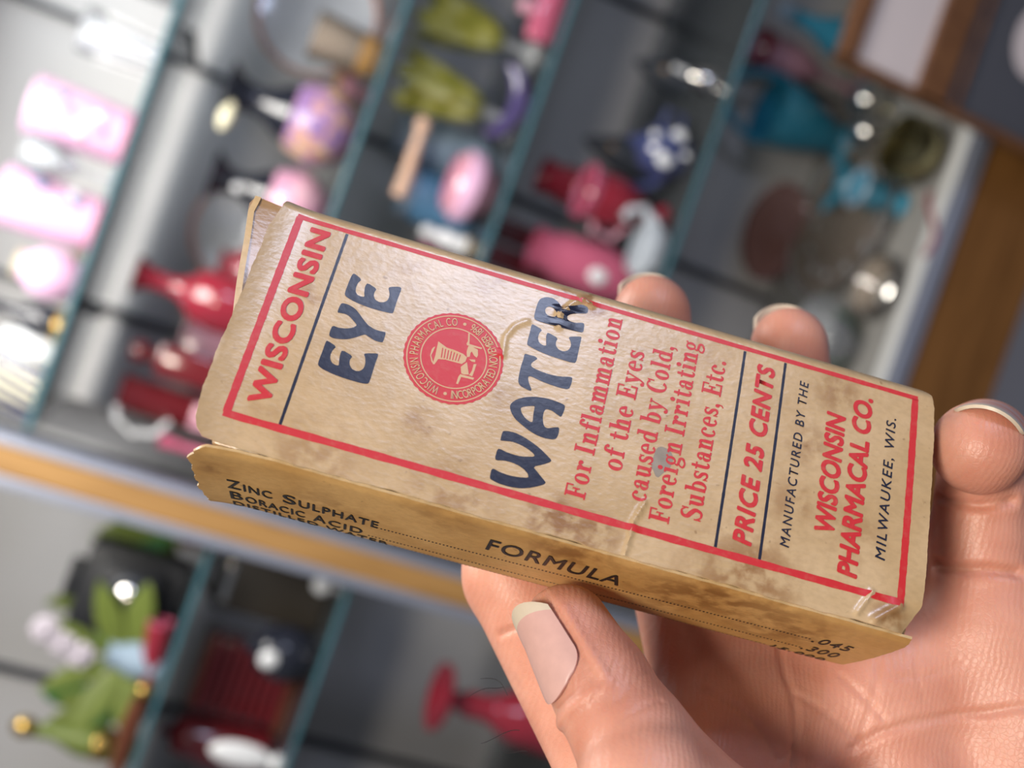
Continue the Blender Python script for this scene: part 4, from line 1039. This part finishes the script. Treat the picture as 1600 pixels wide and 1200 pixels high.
def glass_plate(label, loc, r, mat, lean, name='glass_plate_dish'):
    t = thing(name, label, 'plate', loc)
    ax = (0.05, -math.cos(lean), math.sin(lean))
    off = (0, 0, r * 0.98)
    MB().lathe([(0.0, 0.0), (r * 0.55, 0.001), (r * 0.93, 0.012), (r * 0.93, 0.015), (r * 0.55, 0.005), (0, 0.004)], 40, off, ax).build('well', M['clear'], t)
    MB().lathe([(r * 0.93, 0.012), (r, 0.018), (r * 1.01, 0.022), (r * 0.985, 0.025), (r * 0.92, 0.016)], 40, off, ax).build('rim', mat, t)
    return t
glass_plate('clear plate with a pinkish rim standing behind the rose-pink vase', (0.095, 2.02, ZB), 0.10, M['clear_pink'], 0.25, 'glass_plate')
glass_plate('clear plate with a pinkish rim standing behind the amber tumbler', (0.50, 2.02, ZB), 0.11, M['clear_pink'], 0.25, 'glass_plate')
t, _ = vessel('bud_vase', 'tall cranberry vase with a narrow neck and small flared rim', 'vase', (-0.033, 1.80, ZB), [(0.030, 0), (0.036, 0.01), (0.048, 0.06), (0.050, 0.11), (0.042, 0.145), (0.022, 0.165), (0.015, 0.185), (0.016, 0.21), (0.022, 0.228), (0.030, 0.238), (0.027, 0.239), (0.012, 0.21)], M['red'], 'cranberry glass')
MB().lathe([(0.0305, 0.236), (0.0315, 0.239), (0.0295, 0.242), (0.027, 0.239)]).build('rim', M['red_dark'], t)
t, _ = vessel('round_vase', 'small round cranberry vase behind the tall narrow-necked one', 'vase', (0.030, 1.92, ZB), [(0.02, 0), (0.036, 0.02), (0.042, 0.06), (0.034, 0.10), (0.020, 0.115), (0.028, 0.13), (0.025, 0.13), (0.016, 0.112)], M['red'], 'cranberry glass')
t = thing('square_decanter', 'dark red square decanter between the post and the tall cranberry vase', 'decanter', (-0.150, 1.84, ZB))
MB().box(-0.026, 0.026, -0.026, 0.026, 0, 0.17, 0.006).build('body', M['red_dark'], t)
MB().lathe([(0.012, 0.168), (0.010, 0.180), (0.017, 0.186), (0.020, 0.200), (0.014, 0.212), (0.002, 0.214)]).build('stopper', M['red_dark'], t)
t, _ = vessel('handled_mug', 'dark red mug with a white curved handle beside the post', 'mug', (-0.222, 1.86, ZB), [(0.026, 0), (0.030, 0.006), (0.030, 0.19), (0.033, 0.208), (0.029, 0.208), (0.026, 0.19), (0.025, 0.01)], M['red_dark'])
MB().tube([(-0.024, -0.022, 0.205), (-0.044, -0.045, 0.195), (-0.052, -0.05, 0.165), (-0.046, -0.045, 0.135), (-0.024, -0.024, 0.12)], 0.006).build('handle', M['white'], t)
MB().box(-0.02, 0.02, -0.032, -0.026, 0.05, 0.09, 0.002).build('label_patch', M['pink_pale'], t)
t = thing('trinket_tray', 'pale pink glass tray standing upright behind the red mug', 'tray', (-0.135, 2.02, ZB))
MB().box(-0.055, 0.055, -0.008, 0.008, 0, 0.15, 0.006).build('plate', M['pink_pale'], t)
MB().tube([(-0.055, -0.01, 0.004), (0.055, -0.01, 0.004), (0.055, -0.01, 0.146), (-0.055, -0.01, 0.146)], 0.005, 8, True).build('rim', M['pink_hot'], t)
t, _ = vessel('slim_vase', 'slim deep pink bud vase at the front edge near the post', 'vase', (-0.262, 1.74, ZB), [(0.018, 0), (0.020, 0.004), (0.008, 0.02), (0.007, 0.09), (0.012, 0.125), (0.010, 0.125), (0.005, 0.09)], M['pink_hot'])
t, _ = vessel('amber_tumbler', 'amber glass tumbler near the mottled purple vase', 'glass', (0.440, 1.88, ZB), [(0.030, 0), (0.034, 0.006), (0.042, 0.11), (0.039, 0.11), (0.031, 0.01)], M['clear_warm'])
MB().lathe([(0.0345, 0.005), (0.0365, 0.02), (0.0365, 0.03), (0.035, 0.03)]).build('amber_band', M['amber'], t)
t, _ = vessel('amber_dish', 'small amber and pink dish behind the mottled purple vase', 'dish', (0.395, 1.98, ZB), [(0.016, 0), (0.024, 0.006), (0.040, 0.04), (0.037, 0.04), (0.02, 0.01)], M['pink_pale'])
MB().lathe([(0.040, 0.038), (0.043, 0.043), (0.040, 0.047), (0.037, 0.041)]).build('rim', M['amber'], t)

# --- third shelf
def leaf_dish(label, loc, rz):
    t = thing('leaf_dish', label, 'dish', loc, rz, 'yellow-green dishes')
    V = []; F = []; n, m = 14, 36
    for layer in (0, 1):
        for i in range(n):
            for j in range(m):
                a = 2 * math.pi * j / m; q = i / (n - 1)
                r = q ** 0.6 * (0.044 + 0.007 * math.cos(5 * a))
                V.append((r * math.cos(a) * 1.15, r * math.sin(a), 0.055 + 0.14 * q ** 1.6 + 0.014 * q * math.sin(5 * a) - 0.004 * layer))
    for layer in (0, 1):
        for i in range(n - 1):
            for j in range(m):
                f = [i * m + j, (i + 1) * m + j, (i + 1) * m + (j + 1) % m, i * m + (j + 1) % m]
                F.append([k + layer * n * m for k in (f if layer == 0 else f[::-1])])
    MB().add(V, F).build('bowl', M['green'], t)
    MB().lathe([(0.036, 0), (0.034, 0.006), (0.010, 0.016), (0.008, 0.03), (0.014, 0.05), (0.018, 0.056)]).build('stem', M['clear'], t)
leaf_dish('yellow-green ruffled dish on a clear stem, beside the tall pink vase', (0.550, 1.86, ZC), 0.2)
leaf_dish('yellow-green ruffled dish on a clear stem, beside the blue pot', (0.420, 1.83, ZC), 0.9)
t, _ = vessel('blue_pot', 'blue pottery pot with a peach wooden stick across it', 'pot', (0.255, 1.895, ZC), [(0.034, 0), (0.042, 0.006), (0.048, 0.05), (0.046, 0.10), (0.040, 0.115), (0.042, 0.125), (0.038, 0.125), (0.036, 0.112), (0.042, 0.05)], M['blue'])
MB().lathe([(0.043, 0.112), (0.045, 0.118), (0.045, 0.126), (0.042, 0.128)]).build('rim', M['paleblue'], t)
t = thing('wooden_stick', 'peach-coloured wooden stick resting across the blue pot', 'stick', (0.285, 1.785, ZC + 0.145))
MB().tube([(-0.058, 0, 0.0), (-0.02, 0, -0.001), (0.02, 0, 0.0), (0.050, 0, 0.0), (0.056, 0, 0.001), (0.068, 0, 0.001)], [0.012, 0.011, 0.010, 0.008, 0.0105, 0.011], 12).build('shaft', M['peach'], t)
MB().ball((0.066, 0, 0.001), 0.0125, 12).build('knob', M['peach'], t)
t, _ = vessel('pale_blue_jar', 'pale blue jar behind the peach wooden stick', 'jar', (0.352, 1.93, ZC), [(0.036, 0), (0.046, 0.02), (0.048, 0.10), (0.034, 0.15), (0.036, 0.165), (0.032, 0.165), (0.03, 0.15)], M['paleblue'])
t, _ = vessel('pink_bowl', 'oval pink bowl on the shelf in front of the blue pot', 'bowl', (0.284, 1.79, ZC - 0.001), [(0.026, 0), (0.040, 0.010), (0.056, 0.036), (0.058, 0.050), (0.048, 0.072), (0.044, 0.074), (0.052, 0.050), (0.030, 0.014)], M['pink_pale'])
MB().lathe([(0.0575, 0.030), (0.0605, 0.040), (0.0605, 0.052), (0.0575, 0.058)]).build('pink_band', M['pink'], t)
t = thing('crescent_dish', 'dark purple crescent-shaped dish standing on edge', 'dish', (0.432, 1.76, ZC))
MB().tube([(0.062 * math.cos(a), 0.0, 0.012 + 0.05 * (1 - math.sin(a))) for a in np.linspace(0.25, math.pi - 0.25, 14)][::-1], [0.006, 0.010, 0.013, 0.015, 0.016, 0.0165, 0.017, 0.017, 0.0165, 0.016, 0.015, 0.013, 0.010, 0.006], 12).build('crescent', M['purple_dark'], t)
MB().box(-0.02, 0.02, -0.014, 0.014, 0.0, 0.006, 0.002).build('foot', M['purple_dark'], t)
t = thing('perfume_bottle', 'flat pink perfume bottle on the blue-pot shelf, near the far end', 'bottle', (0.59, 1.76, ZC))
MB().box(-0.048, 0.048, -0.014, 0.014, 0, 0.042, 0.010).build('body', M['pink_hot'], t)
MB().lathe([(0.010, 0.04), (0.009, 0.048), (0.014, 0.052), (0.012, 0.064), (0.003, 0.068)]).build('stopper', M['pink_pale'], t)
t, _ = vessel('figurine', 'small white figurine with gold trim behind the top edge of the carton', 'figurine', (0.192, 1.80, ZC), [(0.016, 0), (0.018, 0.006), (0.012, 0.03), (0.014, 0.05), (0.008, 0.062), (0.011, 0.074), (0.009, 0.086), (0.002, 0.09)], M['white'])
MB().lathe([(0.018, 0.002), (0.0195, 0.005), (0.0185, 0.010)]).build('gold_base', M['gold'], t)
t, _ = vessel('red_salt_dish', 'small rose-red dish beside the white figurine', 'dish', (0.150, 1.87, ZC), [(0.02, 0), (0.026, 0.01), (0.034, 0.07), (0.031, 0.07), (0.022, 0.012)], M['pink_hot'])

# --- fourth shelf
t, _ = vessel('ruffled_vase', 'cranberry vase with a square mouth on the lowest glass shelf', 'vase', (0.372, 1.90, ZD), [(0.030, 0), (0.034, 0.008), (0.024, 0.05), (0.034, 0.12), (0.036, 0.16), (0.030, 0.185), (0.036, 0.206), (0.033, 0.206), (0.026, 0.185)], M['red'], 'cranberry glass')
t, _ = vessel('tulip_cup', 'cranberry cup with a bright pink lip in front of the square-mouthed vase', 'cup', (0.355, 1.79, ZD), [(0.024, 0), (0.030, 0.006), (0.012, 0.03), (0.034, 0.06), (0.046, 0.10), (0.044, 0.145), (0.041, 0.145), (0.042, 0.10), (0.03, 0.064)], M['red'], 'cranberry glass')
MB().lathe([(0.0445, 0.135), (0.0505, 0.15), (0.0475, 0.157), (0.042, 0.143)]).build('lip', M['pink_hot'], t)
MB().tube([(-0.036, 0.0, 0.12), (-0.058, 0.005, 0.115), (-0.060, 0.005, 0.075), (-0.03, 0.0, 0.058)], 0.006).build('handle', M['pink_pale'], t)
t, _ = vessel('milk_jug', 'rose-red jug with a white spot just above the carton', 'jug', (0.236, 1.81, ZD), [(0.036, 0), (0.044, 0.01), (0.047, 0.08), (0.043, 0.15), (0.034, 0.175), (0.038, 0.198), (0.035, 0.198), (0.031, 0.175)], M['pink_hot'])
MB().ball((-0.012, -0.043, 0.085), (0.015, 0.006, 0.018), 12).build('white_spot', M['white'], t)
for k, x in enumerate((0.262, 0.212)):
    t = thing('match_box', ('dark red upright box behind the rose-red jug, the one nearer the cranberry cups', 'dark red upright box behind the rose-red jug, the one nearer the post')[k], 'box', (x, 1.95, ZD), 0, 'dark red upright boxes')
    MB().box(-0.020, 0.020, -0.02, 0.02, 0, 0.262, 0.003).build('sleeve', M['red_dark'], t)
    MB().box(-0.018, 0.018, -0.018, 0.018, 0.262, 0.266, 0.001).build('tray', M['black'], t)
t, _ = vessel('swan_dish', 'icy white swan-shaped dish next to the cranberry cup', 'dish', (0.292, 1.738, ZD), [(0.022, 0), (0.034, 0.006), (0.044, 0.03), (0.036, 0.05), (0.032, 0.05), (0.038, 0.03), (0.024, 0.01)], M['ice'], squash=(1.2, 0.8))
MB().tube([(0.045, 0, 0.03), (0.062, 0, 0.055), (0.052, 0, 0.08), (0.040, 0, 0.085), (0.032, 0, 0.078)], [0.010, 0.008, 0.007, 0.008, 0.003], 10).build('neck', M['ice'], t)
t, _ = vessel('porcelain_teapot', 'navy blue porcelain teapot with white spots on the lowest glass shelf', 'teapot', (0.466, 1.78, ZD), [(0.026, 0), (0.034, 0.006), (0.046, 0.03), (0.048, 0.05), (0.036, 0.078), (0.020, 0.088), (0.010, 0.096), (0.008, 0.108), (0.002, 0.112)], M['navy'])
for (a, z, r) in ((-2.05, 0.052, 0.013), (-1.0, 0.040, 0.012), (-1.2, 0.078, 0.008), (-1.62, 0.02, 0.006)):
    q = 0.047 if z < 0.06 else 0.036
    MB().ball((q * math.cos(a), q * math.sin(a), z), (r, 0.005, r * 1.2), 10).build('white_spot', M['white'], t)
MB().tube([(-0.042, 0, 0.03), (-0.066, 0, 0.05), (-0.074, 0, 0.075)], [0.010, 0.008, 0.006]).build('spout', M['navy'], t)
MB().tube([(0.040, 0, 0.065), (0.07, 0, 0.062), (0.07, 0, 0.03), (0.044, 0, 0.025)], 0.005).build('handle', M['navy'], t)
for k, (x, h) in enumerate(((0.637, 0.105), (0.467, 0.150))):
    t, _ = vessel('cone_ornament', ('dark cone-shaped ornament near the silver bell', 'taller dark cone-shaped ornament behind the navy teapot')[k], 'ornament', (x, 1.92, ZD), [(0.030, 0), (0.031, h - 0.07), (0.029, h - 0.062), (0.010, h - 0.012), (0.002, h)], M['standard'], 'dark cone ornaments')
    MB().ball((0, -0.024, h - 0.05), (0.006, 0.006, 0.006), 8).build('amber_bead', M['amber'], t)
t, _ = vessel('silver_bell', 'small polished silver bell on the lowest glass shelf', 'bell', (0.612, 1.79, ZD), [(0.024, 0), (0.022, 0.008), (0.016, 0.03), (0.008, 0.042), (0.003, 0.046)], M['silver'])
MB().lathe([(0.004, 0.044), (0.006, 0.052), (0.004, 0.066), (0.006, 0.072), (0.001, 0.076)]).build('handle', M['white'], t)

# --- floor of the case
t, _ = vessel('turquoise_basket', 'turquoise glass basket with a ruffled rim on the case floor', 'basket', (0.735, 2.14, ZK), [(0.03, 0), (0.042, 0.008), (0.030, 0.03), (0.050, 0.08), (0.070, 0.15), (0.078, 0.20), (0.074, 0.20), (0.066, 0.15), (0.046, 0.085)], M['turq'])
MB().tube([(0.072 * math.cos(a), 0, 0.195 + 0.11 * math.sin(a)) for a in np.linspace(0, math.pi, 14)], 0.009).build('handle', M['turq'], t)
t = thing('turquoise_bird', 'small turquoise glass bird on the case floor in front of the silver balls', 'figurine', (0.625, 2.03, ZK))
MB().ball((0, 0, 0.030), (0.036, 0.024, 0.026)).build('body', M['turq'], t)
MB().ball((0.034, -0.004, 0.060), 0.016).build('head', M['turq'], t)
MB().tube([(-0.03, 0, 0.035), (-0.055, 0, 0.055), (-0.075, 0, 0.06)], [0.014, 0.012, 0.004]).build('tail', M['turq'], t)
MB().lathe([(0.014, 0), (0.014, 0.006), (0.008, 0.012)]).build('foot', M['turq'], t)
t, _ = vessel('turquoise_slipper', 'small turquoise glass vase nearest the front rim, beside the brass bowl', 'vase', (0.572, 1.85, ZK), [(0.022, 0), (0.028, 0.006), (0.012, 0.025), (0.028, 0.06), (0.034, 0.10), (0.031, 0.10), (0.024, 0.06)], M['turq'])
MB().lathe([(0.034, 0.095), (0.040, 0.104), (0.036, 0.108), (0.031, 0.099)]).build('lip', M['paleblue'], t)
t, _ = vessel('turquoise_bottle', 'tall turquoise bottle beside the wood-framed picture', 'bottle', (0.90, 2.05, ZK), [(0.036, 0), (0.040, 0.008), (0.040, 0.16), (0.018, 0.21), (0.014, 0.25), (0.019, 0.256), (0.015, 0.258)], M['turq'])
MB().ball((0, 0, 0.275), 0.02).build('stopper', M['paleblue'], t)
for k, (x, y, z) in enumerate(((0.80, 2.03, 0.040), (0.725, 1.99, 0.038))):
    t = thing('silver_ball', ('polished silver ball nearer the wood-framed board', 'polished silver ball next to the brass bowl')[k], 'ball', (x, y, ZK), 0, 'silver balls')
    MB().ball((0, 0, z + 0.006), z).build('globe', M['silver'], t)
    MB().lathe([(0.020, 0), (0.022, 0.004), (0.016, 0.012), (0.012, 0.012)]).build('stand', M['brass'], t)
t, _ = vessel('brass_bowl', 'round aged brass bowl at the front corner of the case floor', 'bowl', (0.662, 1.80, ZK), [(0.03, 0), (0.040, 0.008), (0.062, 0.04), (0.064, 0.06), (0.058, 0.078), (0.054, 0.078), (0.058, 0.06), (0.04, 0.014)], M['brass'])
MB().lathe([(0.055, 0.074), (0.060, 0.082), (0.054, 0.085), (0.051, 0.077)]).build('rim', M['brass'], t)
t = thing('serving_plate', 'large clear brownish glass plate lying on the case floor', 'plate', (0.545, 2.0, ZK))
MB().lathe([(0.07, 0), (0.08, 0.004), (0.150, 0.022), (0.168, 0.028), (0.166, 0.031), (0.148, 0.026), (0.075, 0.008)], 48).build('well', M['clear_warm'], t)
MB().lathe([(0.166, 0.027), (0.172, 0.030), (0.172, 0.034), (0.166, 0.032)], 48).build('rim', M['clear'], t)
for k in range(12):
    a = k * 0.5236
    MB().ball((0.12 * math.cos(a), 0.12 * math.sin(a), 0.020), (0.012, 0.012, 0.004), 8).build('moulded_boss', M['clear'], t)
t = thing('oval_plate', 'oval reddish glass plate standing against the back, above the large clear plate', 'plate', (0.505, 2.18, ZK))
MB().lathe([(0, 0.0), (0.07, 0.002), (0.10, 0.010), (0.10, 0.013), (0.07, 0.006), (0, 0.004)], 40, (0, 0, 0.075), (0, -0.95, 0.3), (1.0, 0.6)).build('well', M['faint_red'], t)
MB().lathe([(0.097, 0.009), (0.112, 0.016), (0.112, 0.020), (0.097, 0.014)], 40, (0, 0, 0.075), (0, -0.95, 0.3), (1.0, 0.6)).build('rim', M['faint_red'], t)
t = thing('bead_string', 'dull red bead string lying along the front rim of the case floor', 'beads', (0.53, 1.74, ZK + 0.005))
pts = [(0.060 - 0.10 * q + 0.0, 0.03 * math.cos(q * 3.3) - 0.005, 0) for q in np.linspace(0, 1.2, 26)]
for p in pts:
    MB().ball(p, 0.0048, 8).build('bead', M['red'], t)
t, _ = vessel('rose_goblet', 'rose-pink goblet at the back of the case floor beyond the turquoise basket', 'goblet', (0.86, 2.17, ZK), [(0.036, 0), (0.034, 0.005), (0.007, 0.016), (0.006, 0.10), (0.026, 0.13), (0.040, 0.18), (0.040, 0.26), (0.037, 0.26), (0.036, 0.18)], M['pink_pale'])
MB().lathe([(0.0405, 0.24), (0.042, 0.262), (0.039, 0.266), (0.037, 0.258)]).build('lip', M['red'], t)
t, _ = vessel('amber_dish', 'small golden amber dish between the silver balls and the brass bowl', 'dish', (0.690, 1.90, ZK), [(0.016, 0), (0.022, 0.004), (0.034, 0.028), (0.031, 0.028), (0.02, 0.008)], M['amber'])
MB().lathe([(0.034, 0.026), (0.036, 0.030), (0.033, 0.032), (0.031, 0.028)]).build('rim', M['gold'], t)
t, _ = vessel('crystal_bowl', 'greenish cut-glass bowl on the case floor next to the hand', 'bowl', (0.280, 1.86, ZK), [(0.030, 0), (0.040, 0.006), (0.070, 0.05), (0.078, 0.09), (0.074, 0.09), (0.065, 0.05), (0.035, 0.012)], M['clear'])
for k in range(14):
    a = k * 0.4488
    MB().tube([(0.042 * math.cos(a), 0.042 * math.sin(a), 0.01), (0.071 * math.cos(a), 0.071 * math.sin(a), 0.05), (0.079 * math.cos(a), 0.079 * math.sin(a), 0.088)], 0.003, 6).build('cut_rib', M['leaf_dark' if k % 3 == 0 else 'clear'], t)
t, _ = vessel('pewter_bowl', 'low pale glass bowl on the case floor behind the bead string', 'bowl', (0.400, 1.80, ZK), [(0.03, 0), (0.034, 0.004), (0.062, 0.03), (0.060, 0.033), (0.03, 0.008)], M['clear_warm'])
MB().lathe([(0.060, 0.030), (0.064, 0.033), (0.061, 0.036)]).build('rim', M['silver'], t)

# --- framed board leaning on the case
t = thing('framed_board', 'wood-framed board with a pale and a dark panel leaning on the case', 'picture frame', (0.655, 1.56, 0.0))
MB().box(0.0, 0.55, 0, 0.024, 0.556, 0.586, 0.003).build('top_rail', M['wood_dark'], t, False)
MB().box(0.0, 0.55, 0, 0.024, 0.378, 0.437, 0.003).build('middle_rail', M['wood_dark'], t, False)
MB().box(-0.001, 0.013, 0, 0.024, 0.0, 0.586, 0.003).build('stile', M['wood_dark'], t, False)
MB().box(0.537, 0.551, 0, 0.024, 0.0, 0.586, 0.003).build('stile', M['wood_dark'], t, False)
MB().box(0.0, 0.55, 0, 0.024, 0.0, 0.03, 0.003).build('bottom_rail', M['wood_dark'], t, False)
MB().box(0.012, 0.54, 0.010, 0.018, 0.43, 0.56).build('pale_panel', M['mat_pale'], t, False)
dp = MB().box(0.012, 0.54, 0.010, 0.018, 0.02, 0.39).build('dark_panel', M['mat_dark'], t, False)
MB().box(0.013, 0.537, 0.004, 0.012, 0.352, 0.358).build('inner_moulding', M['wood_dark'], t, False)
MB().lathe([(0.0, 0), (0.045, 0.001), (0.05, 0.003), (0.0, 0.004)], 30, (0.175, 0.010, 0.245), (0, -1, 0), (1.3, 1)).build('pale_oval', M['mat_pale'], dp)

# --- second case
t = thing('box_camera', 'black folding camera with a round lens on the upper shelf of the second case', 'camera', (-0.53, 1.85, L1))
MB().box(-0.075, 0.070, -0.035, 0.045, 0, 0.165, 0.012).build('body', M['black_leather'], t)
MB().box(-0.045, 0.055, -0.075, -0.035, 0.045, 0.14, 0.008).build('front_standard', M['black_leather'], t)
ln = MB().lathe([(0.034, 0), (0.034, 0.014), (0.028, 0.018), (0.022, 0.016)], 28, (0.012, -0.073, 0.085), (0, -1, 0)).build('lens_ring', M['standard'], t)
MB().lathe([(0.022, 0.0), (0.021, 0.012), (0.012, 0.018), (0.0, 0.020)], 24, (0.012, -0.078, 0.085), (0, -1, 0)).build('lens_glass', M['silver'], ln)
MB().box(-0.03, 0.03, -0.02, 0.02, 0.165, 0.185, 0.005).build('viewfinder', M['black_leather'], t)
t, _ = vessel('flower_vase', 'pale vase of white and lilac flowers with green leaves', 'vase', (-0.605, 1.76, L1), [(0.022, 0), (0.028, 0.006), (0.030, 0.05), (0.020, 0.075), (0.024, 0.088), (0.021, 0.088), (0.017, 0.074)], M['paleblue'])
for (x, y, z, r) in ((0.0, -0.01, 0.155, 0.020), (0.015, -0.012, 0.185, 0.022), (-0.012, -0.008, 0.125, 0.021)):
    f = MB()
    for k in range(7):
        a = k * 0.8976
        f.ball((x + r * 0.55 * math.cos(a), y - 0.004, z + r * 0.55 * math.sin(a)), (r * 0.5, r * 0.3, r * 0.5), 8)
    o = f.ball((x, y - 0.01, z), (r * 0.35, r * 0.3, r * 0.35), 8).build('flower', M['lilac'], t)
def leaf(cx, cy, cz, dx, dz, ln, wd, mat, parent, name='leaf'):
    d = Vector((dx, -0.25, dz)).normalized(); sd = d.cross(Vector((0, -1, 0.15))).normalized(); up = d.cross(sd)
    V = []; F = []
    for L_ in (0, 1):
        for i in range(9):
            q = i / 8; w = wd * math.sin(math.pi * min(1, q * 0.93 + 0.07)) ** 0.8
            for j in (-1, 0, 1):
                p = Vector((cx, cy, cz)) + d * ln * q + sd * w * j + up * (0.10 * ln * q * q + 0.15 * w * abs(j) + (0.0015 if L_ else 0))
                V.append(tuple(p))
    for i in range(8):
        for j in range(2):
            f = [i * 3 + j, (i + 1) * 3 + j, (i + 1) * 3 + j + 1, i * 3 + j + 1]; F.append(f); F.append([27 + k for k in f[::-1]])
    rim = [i * 3 for i in range(9)] + [26 - 1, 26] + [i * 3 + 2 for i in range(7, -1, -1)] + [1]
    for k in range(len(rim)):
        a, b = rim[k], rim[(k + 1) % len(rim)]; F.append([a, b, b + 27, a + 27])
    return MB().add(V, F).build(name, mat, parent)
for (x, z, dx, dz, ln, wd) in ((0.0, 0.07, 0.9, 0.55, 0.13, 0.020), (0.01, 0.06, 1.0, 0.05, 0.12, 0.022), (-0.01, 0.06, -0.9, 0.3, 0.13, 0.022), (-0.01, 0.08, -0.6, 0.8, 0.11, 0.016), (0.0, 0.05, 0.8, -0.3, 0.07, 0.016), (-0.01, 0.05, -1.0, -0.15, 0.10, 0.018), (0.0, 0.09, 0.35, 1.0, 0.10, 0.014)):
    leaf(x, -0.005, z, dx, dz, ln, wd, M['leaf'], t)
def foliage(label, loc, n, ln, seed):
    t = thing('artificial_plant', label, 'plant', loc, 0, 'leafy sprays in the second case')
    r_ = random.Random(seed)
    MB().lathe([(0.016, 0), (0.022, 0.004), (0.024, 0.03), (0.019, 0.03)]).build('pot', M['brown'], t)
    for k in range(n):
        a = r_.uniform(-1.4, 1.4)
        leaf(r_.uniform(-0.01, 0.01), -0.01, 0.028 + r_.uniform(0, 0.045), math.sin(a), math.cos(a), ln * r_.uniform(0.7, 1.1), ln * 0.17, M['leaf' if k % 3 else 'leaf_dark'], t)
foliage('leafy green spray behind the black camera, next to the wooden post', (-0.445, 1.98, L1), 12, 0.12, 3)
foliage('dark green leafy spray on the upper shelf beside the brown lacquered pipe', (-0.688, 1.84, L1), 10, 0.085, 8)
foliage('olive green leafy spray behind the camera and the flowers', (-0.585, 2.08, L1), 12, 0.15, 12)
foliage('leafy green spray at the far end of the shelf, beside the gilt bottle', (-0.73, 1.90, L1), 9, 0.11, 21)
t, _ = vessel('gilt_bottle', 'gilt bottle with a green body at the end of the upper shelf', 'bottle', (-0.775, 1.82, L1), [(0.018, 0), (0.024, 0.01), (0.026, 0.08), (0.012, 0.12), (0.010, 0.15)], M['leaf'])
MB().lathe([(0.0245, 0.03), (0.027, 0.034), (0.0275, 0.055), (0.026, 0.06)]).build('gilt_band', M['gold'], t)
MB().ball((0, 0, 0.168), (0.017, 0.017, 0.021)).build('gilt_stopper', M['gold'], t)
t, _ = vessel('red_funnel', 'red glass funnel-shaped cup lying at the front of the upper shelf', 'cup', (-0.588, 1.745, L1 + 0.021), [(0.006, -0.055), (0.010, -0.035), (0.018, 0.0), (0.020, 0.05), (0.017, 0.05), (0.012, -0.02)], M['red'])
t.rotation_euler = (0, math.radians(84), 0)
MB().lathe([(0.018, 0.048), (0.0205, 0.052), (0.0205, 0.056), (0.017, 0.056)]).build('rim', M['pink_hot'], t)
t = thing('lacquer_pipe', 'brown lacquered pipe with a brass ring lying along the shelf edge', 'pipe', (-0.70, 1.735, L1 + 0.016))
MB().tube([(-0.08, 0, 0), (-0.04, 0, 0.001), (0.0, 0, 0.003), (0.045, 0, 0.002)], [0.010, 0.015, 0.016, 0.012], 14).build('stem', M['brown'], t)
MB().ball((0.058, 0, 0.002), 0.013).build('brass_ring', M['gold'], t)
t = thing('folding_camera', 'dark brown leather box camera with a silver stripe, under the black one', 'camera', (-0.455, 1.86, L2))
MB().box(-0.055, 0.055, -0.05, 0.05, 0, 0.185, 0.008).build('body', M['brown_leather'], t)
MB().box(-0.040, 0.028, -0.053, -0.048, 0.160, 0.174, 0.001).build('silver_stripe', M['silver'], t)
MB().tube([(-0.045, 0, 0.183), (-0.03, 0, 0.203), (0.03, 0, 0.203), (0.045, 0, 0.183)], 0.005).build('strap', M['brown'], t)
t, _ = vessel('black_teapot', 'round shiny black teapot with a modelled white highlight, below the brown box camera', 'teapot', (-0.537, 1.76, L2), [(0.024, 0), (0.034, 0.006), (0.046, 0.035), (0.046, 0.06), (0.034, 0.088), (0.012, 0.098), (0.009, 0.112), (0.002, 0.116)], M['black'])
MB().ball((-0.004, -0.041, 0.075), (0.015, 0.008, 0.016), 12).build('white_spot', M['white'], t)  # white ball stands for the highlight on the black glaze
t = thing('bellows', 'dark red leather bellows of a folding camera, standing behind the black teapot', 'bellows', (-0.625, 1.88, L2))
for k in range(9):
    MB().box(-0.066 + 0.003 * (k % 2), 0.066 - 0.003 * (k % 2), -0.05, 0.03, 0.012 + k * 0.016, 0.012 + k * 0.016 + 0.013, 0.004).build('pleat', M['red_dark'], t)
MB().box(-0.072, 0.072, -0.056, 0.036, 0, 0.012, 0.002).build('base_board', M['brown'], t)
MB().box(-0.06, 0.06, -0.05, 0.03, 0.154, 0.166, 0.002).build('top_board', M['brown'], t)
t = thing('porcelain_spoon', 'white porcelain egg-shaped spoon rest in front of the red bellows', 'spoon', (-0.712, 1.75, L2))
MB().ball((0, 0, 0.062), (0.021, 0.010, 0.052)).build('bowl', M['white'], t)
MB().lathe([(0.014, 0), (0.015, 0.004), (0.006, 0.014)]).build('foot', M['white'], t)
t, _ = vessel('red_jar', 'dark red lidded jar at the far end of the teapot shelf', 'jar', (-0.745, 1.86, L2), [(0.03, 0), (0.04, 0.01), (0.044, 0.10), (0.034, 0.15), (0.03, 0.15)], M['red_dark'])
MB().lathe([(0.036, 0.15), (0.030, 0.165), (0.008, 0.172), (0.010, 0.185), (0.002, 0.19)]).build('lid', M['red_dark'], t)
t, _ = vessel('glass_knob_highlight', 'clear glass knob with a white globe as its highlight, at the shelf end by the post', 'stopper', (-0.408, 1.74, L2), [(0.011, 0), (0.012, 0.004), (0.006, 0.012), (0.008, 0.016)], M['clear'])
MB().ball((0, 0, 0.030), 0.0165).build('globe', M['white'], t)  # white ball modelled as the knob's bright highlight
t, _ = vessel('red_candlestick', 'red glass candlestick with a wide flat lip on the low shelf', 'candlestick', (-0.548, 1.78, L3), [(0.060, 0), (0.062, 0.006), (0.056, 0.02), (0.050, 0.10), (0.046, 0.14), (0.030, 0.17), (0.022, 0.195), (0.024, 0.225), (0.016, 0.245), (0.016, 0.262)], M['red'])
MB().lathe([(0.018, 0.258), (0.050, 0.268), (0.058, 0.274), (0.058, 0.282), (0.046, 0.282), (0.014, 0.270)], 32).build('lip', M['red'], t)
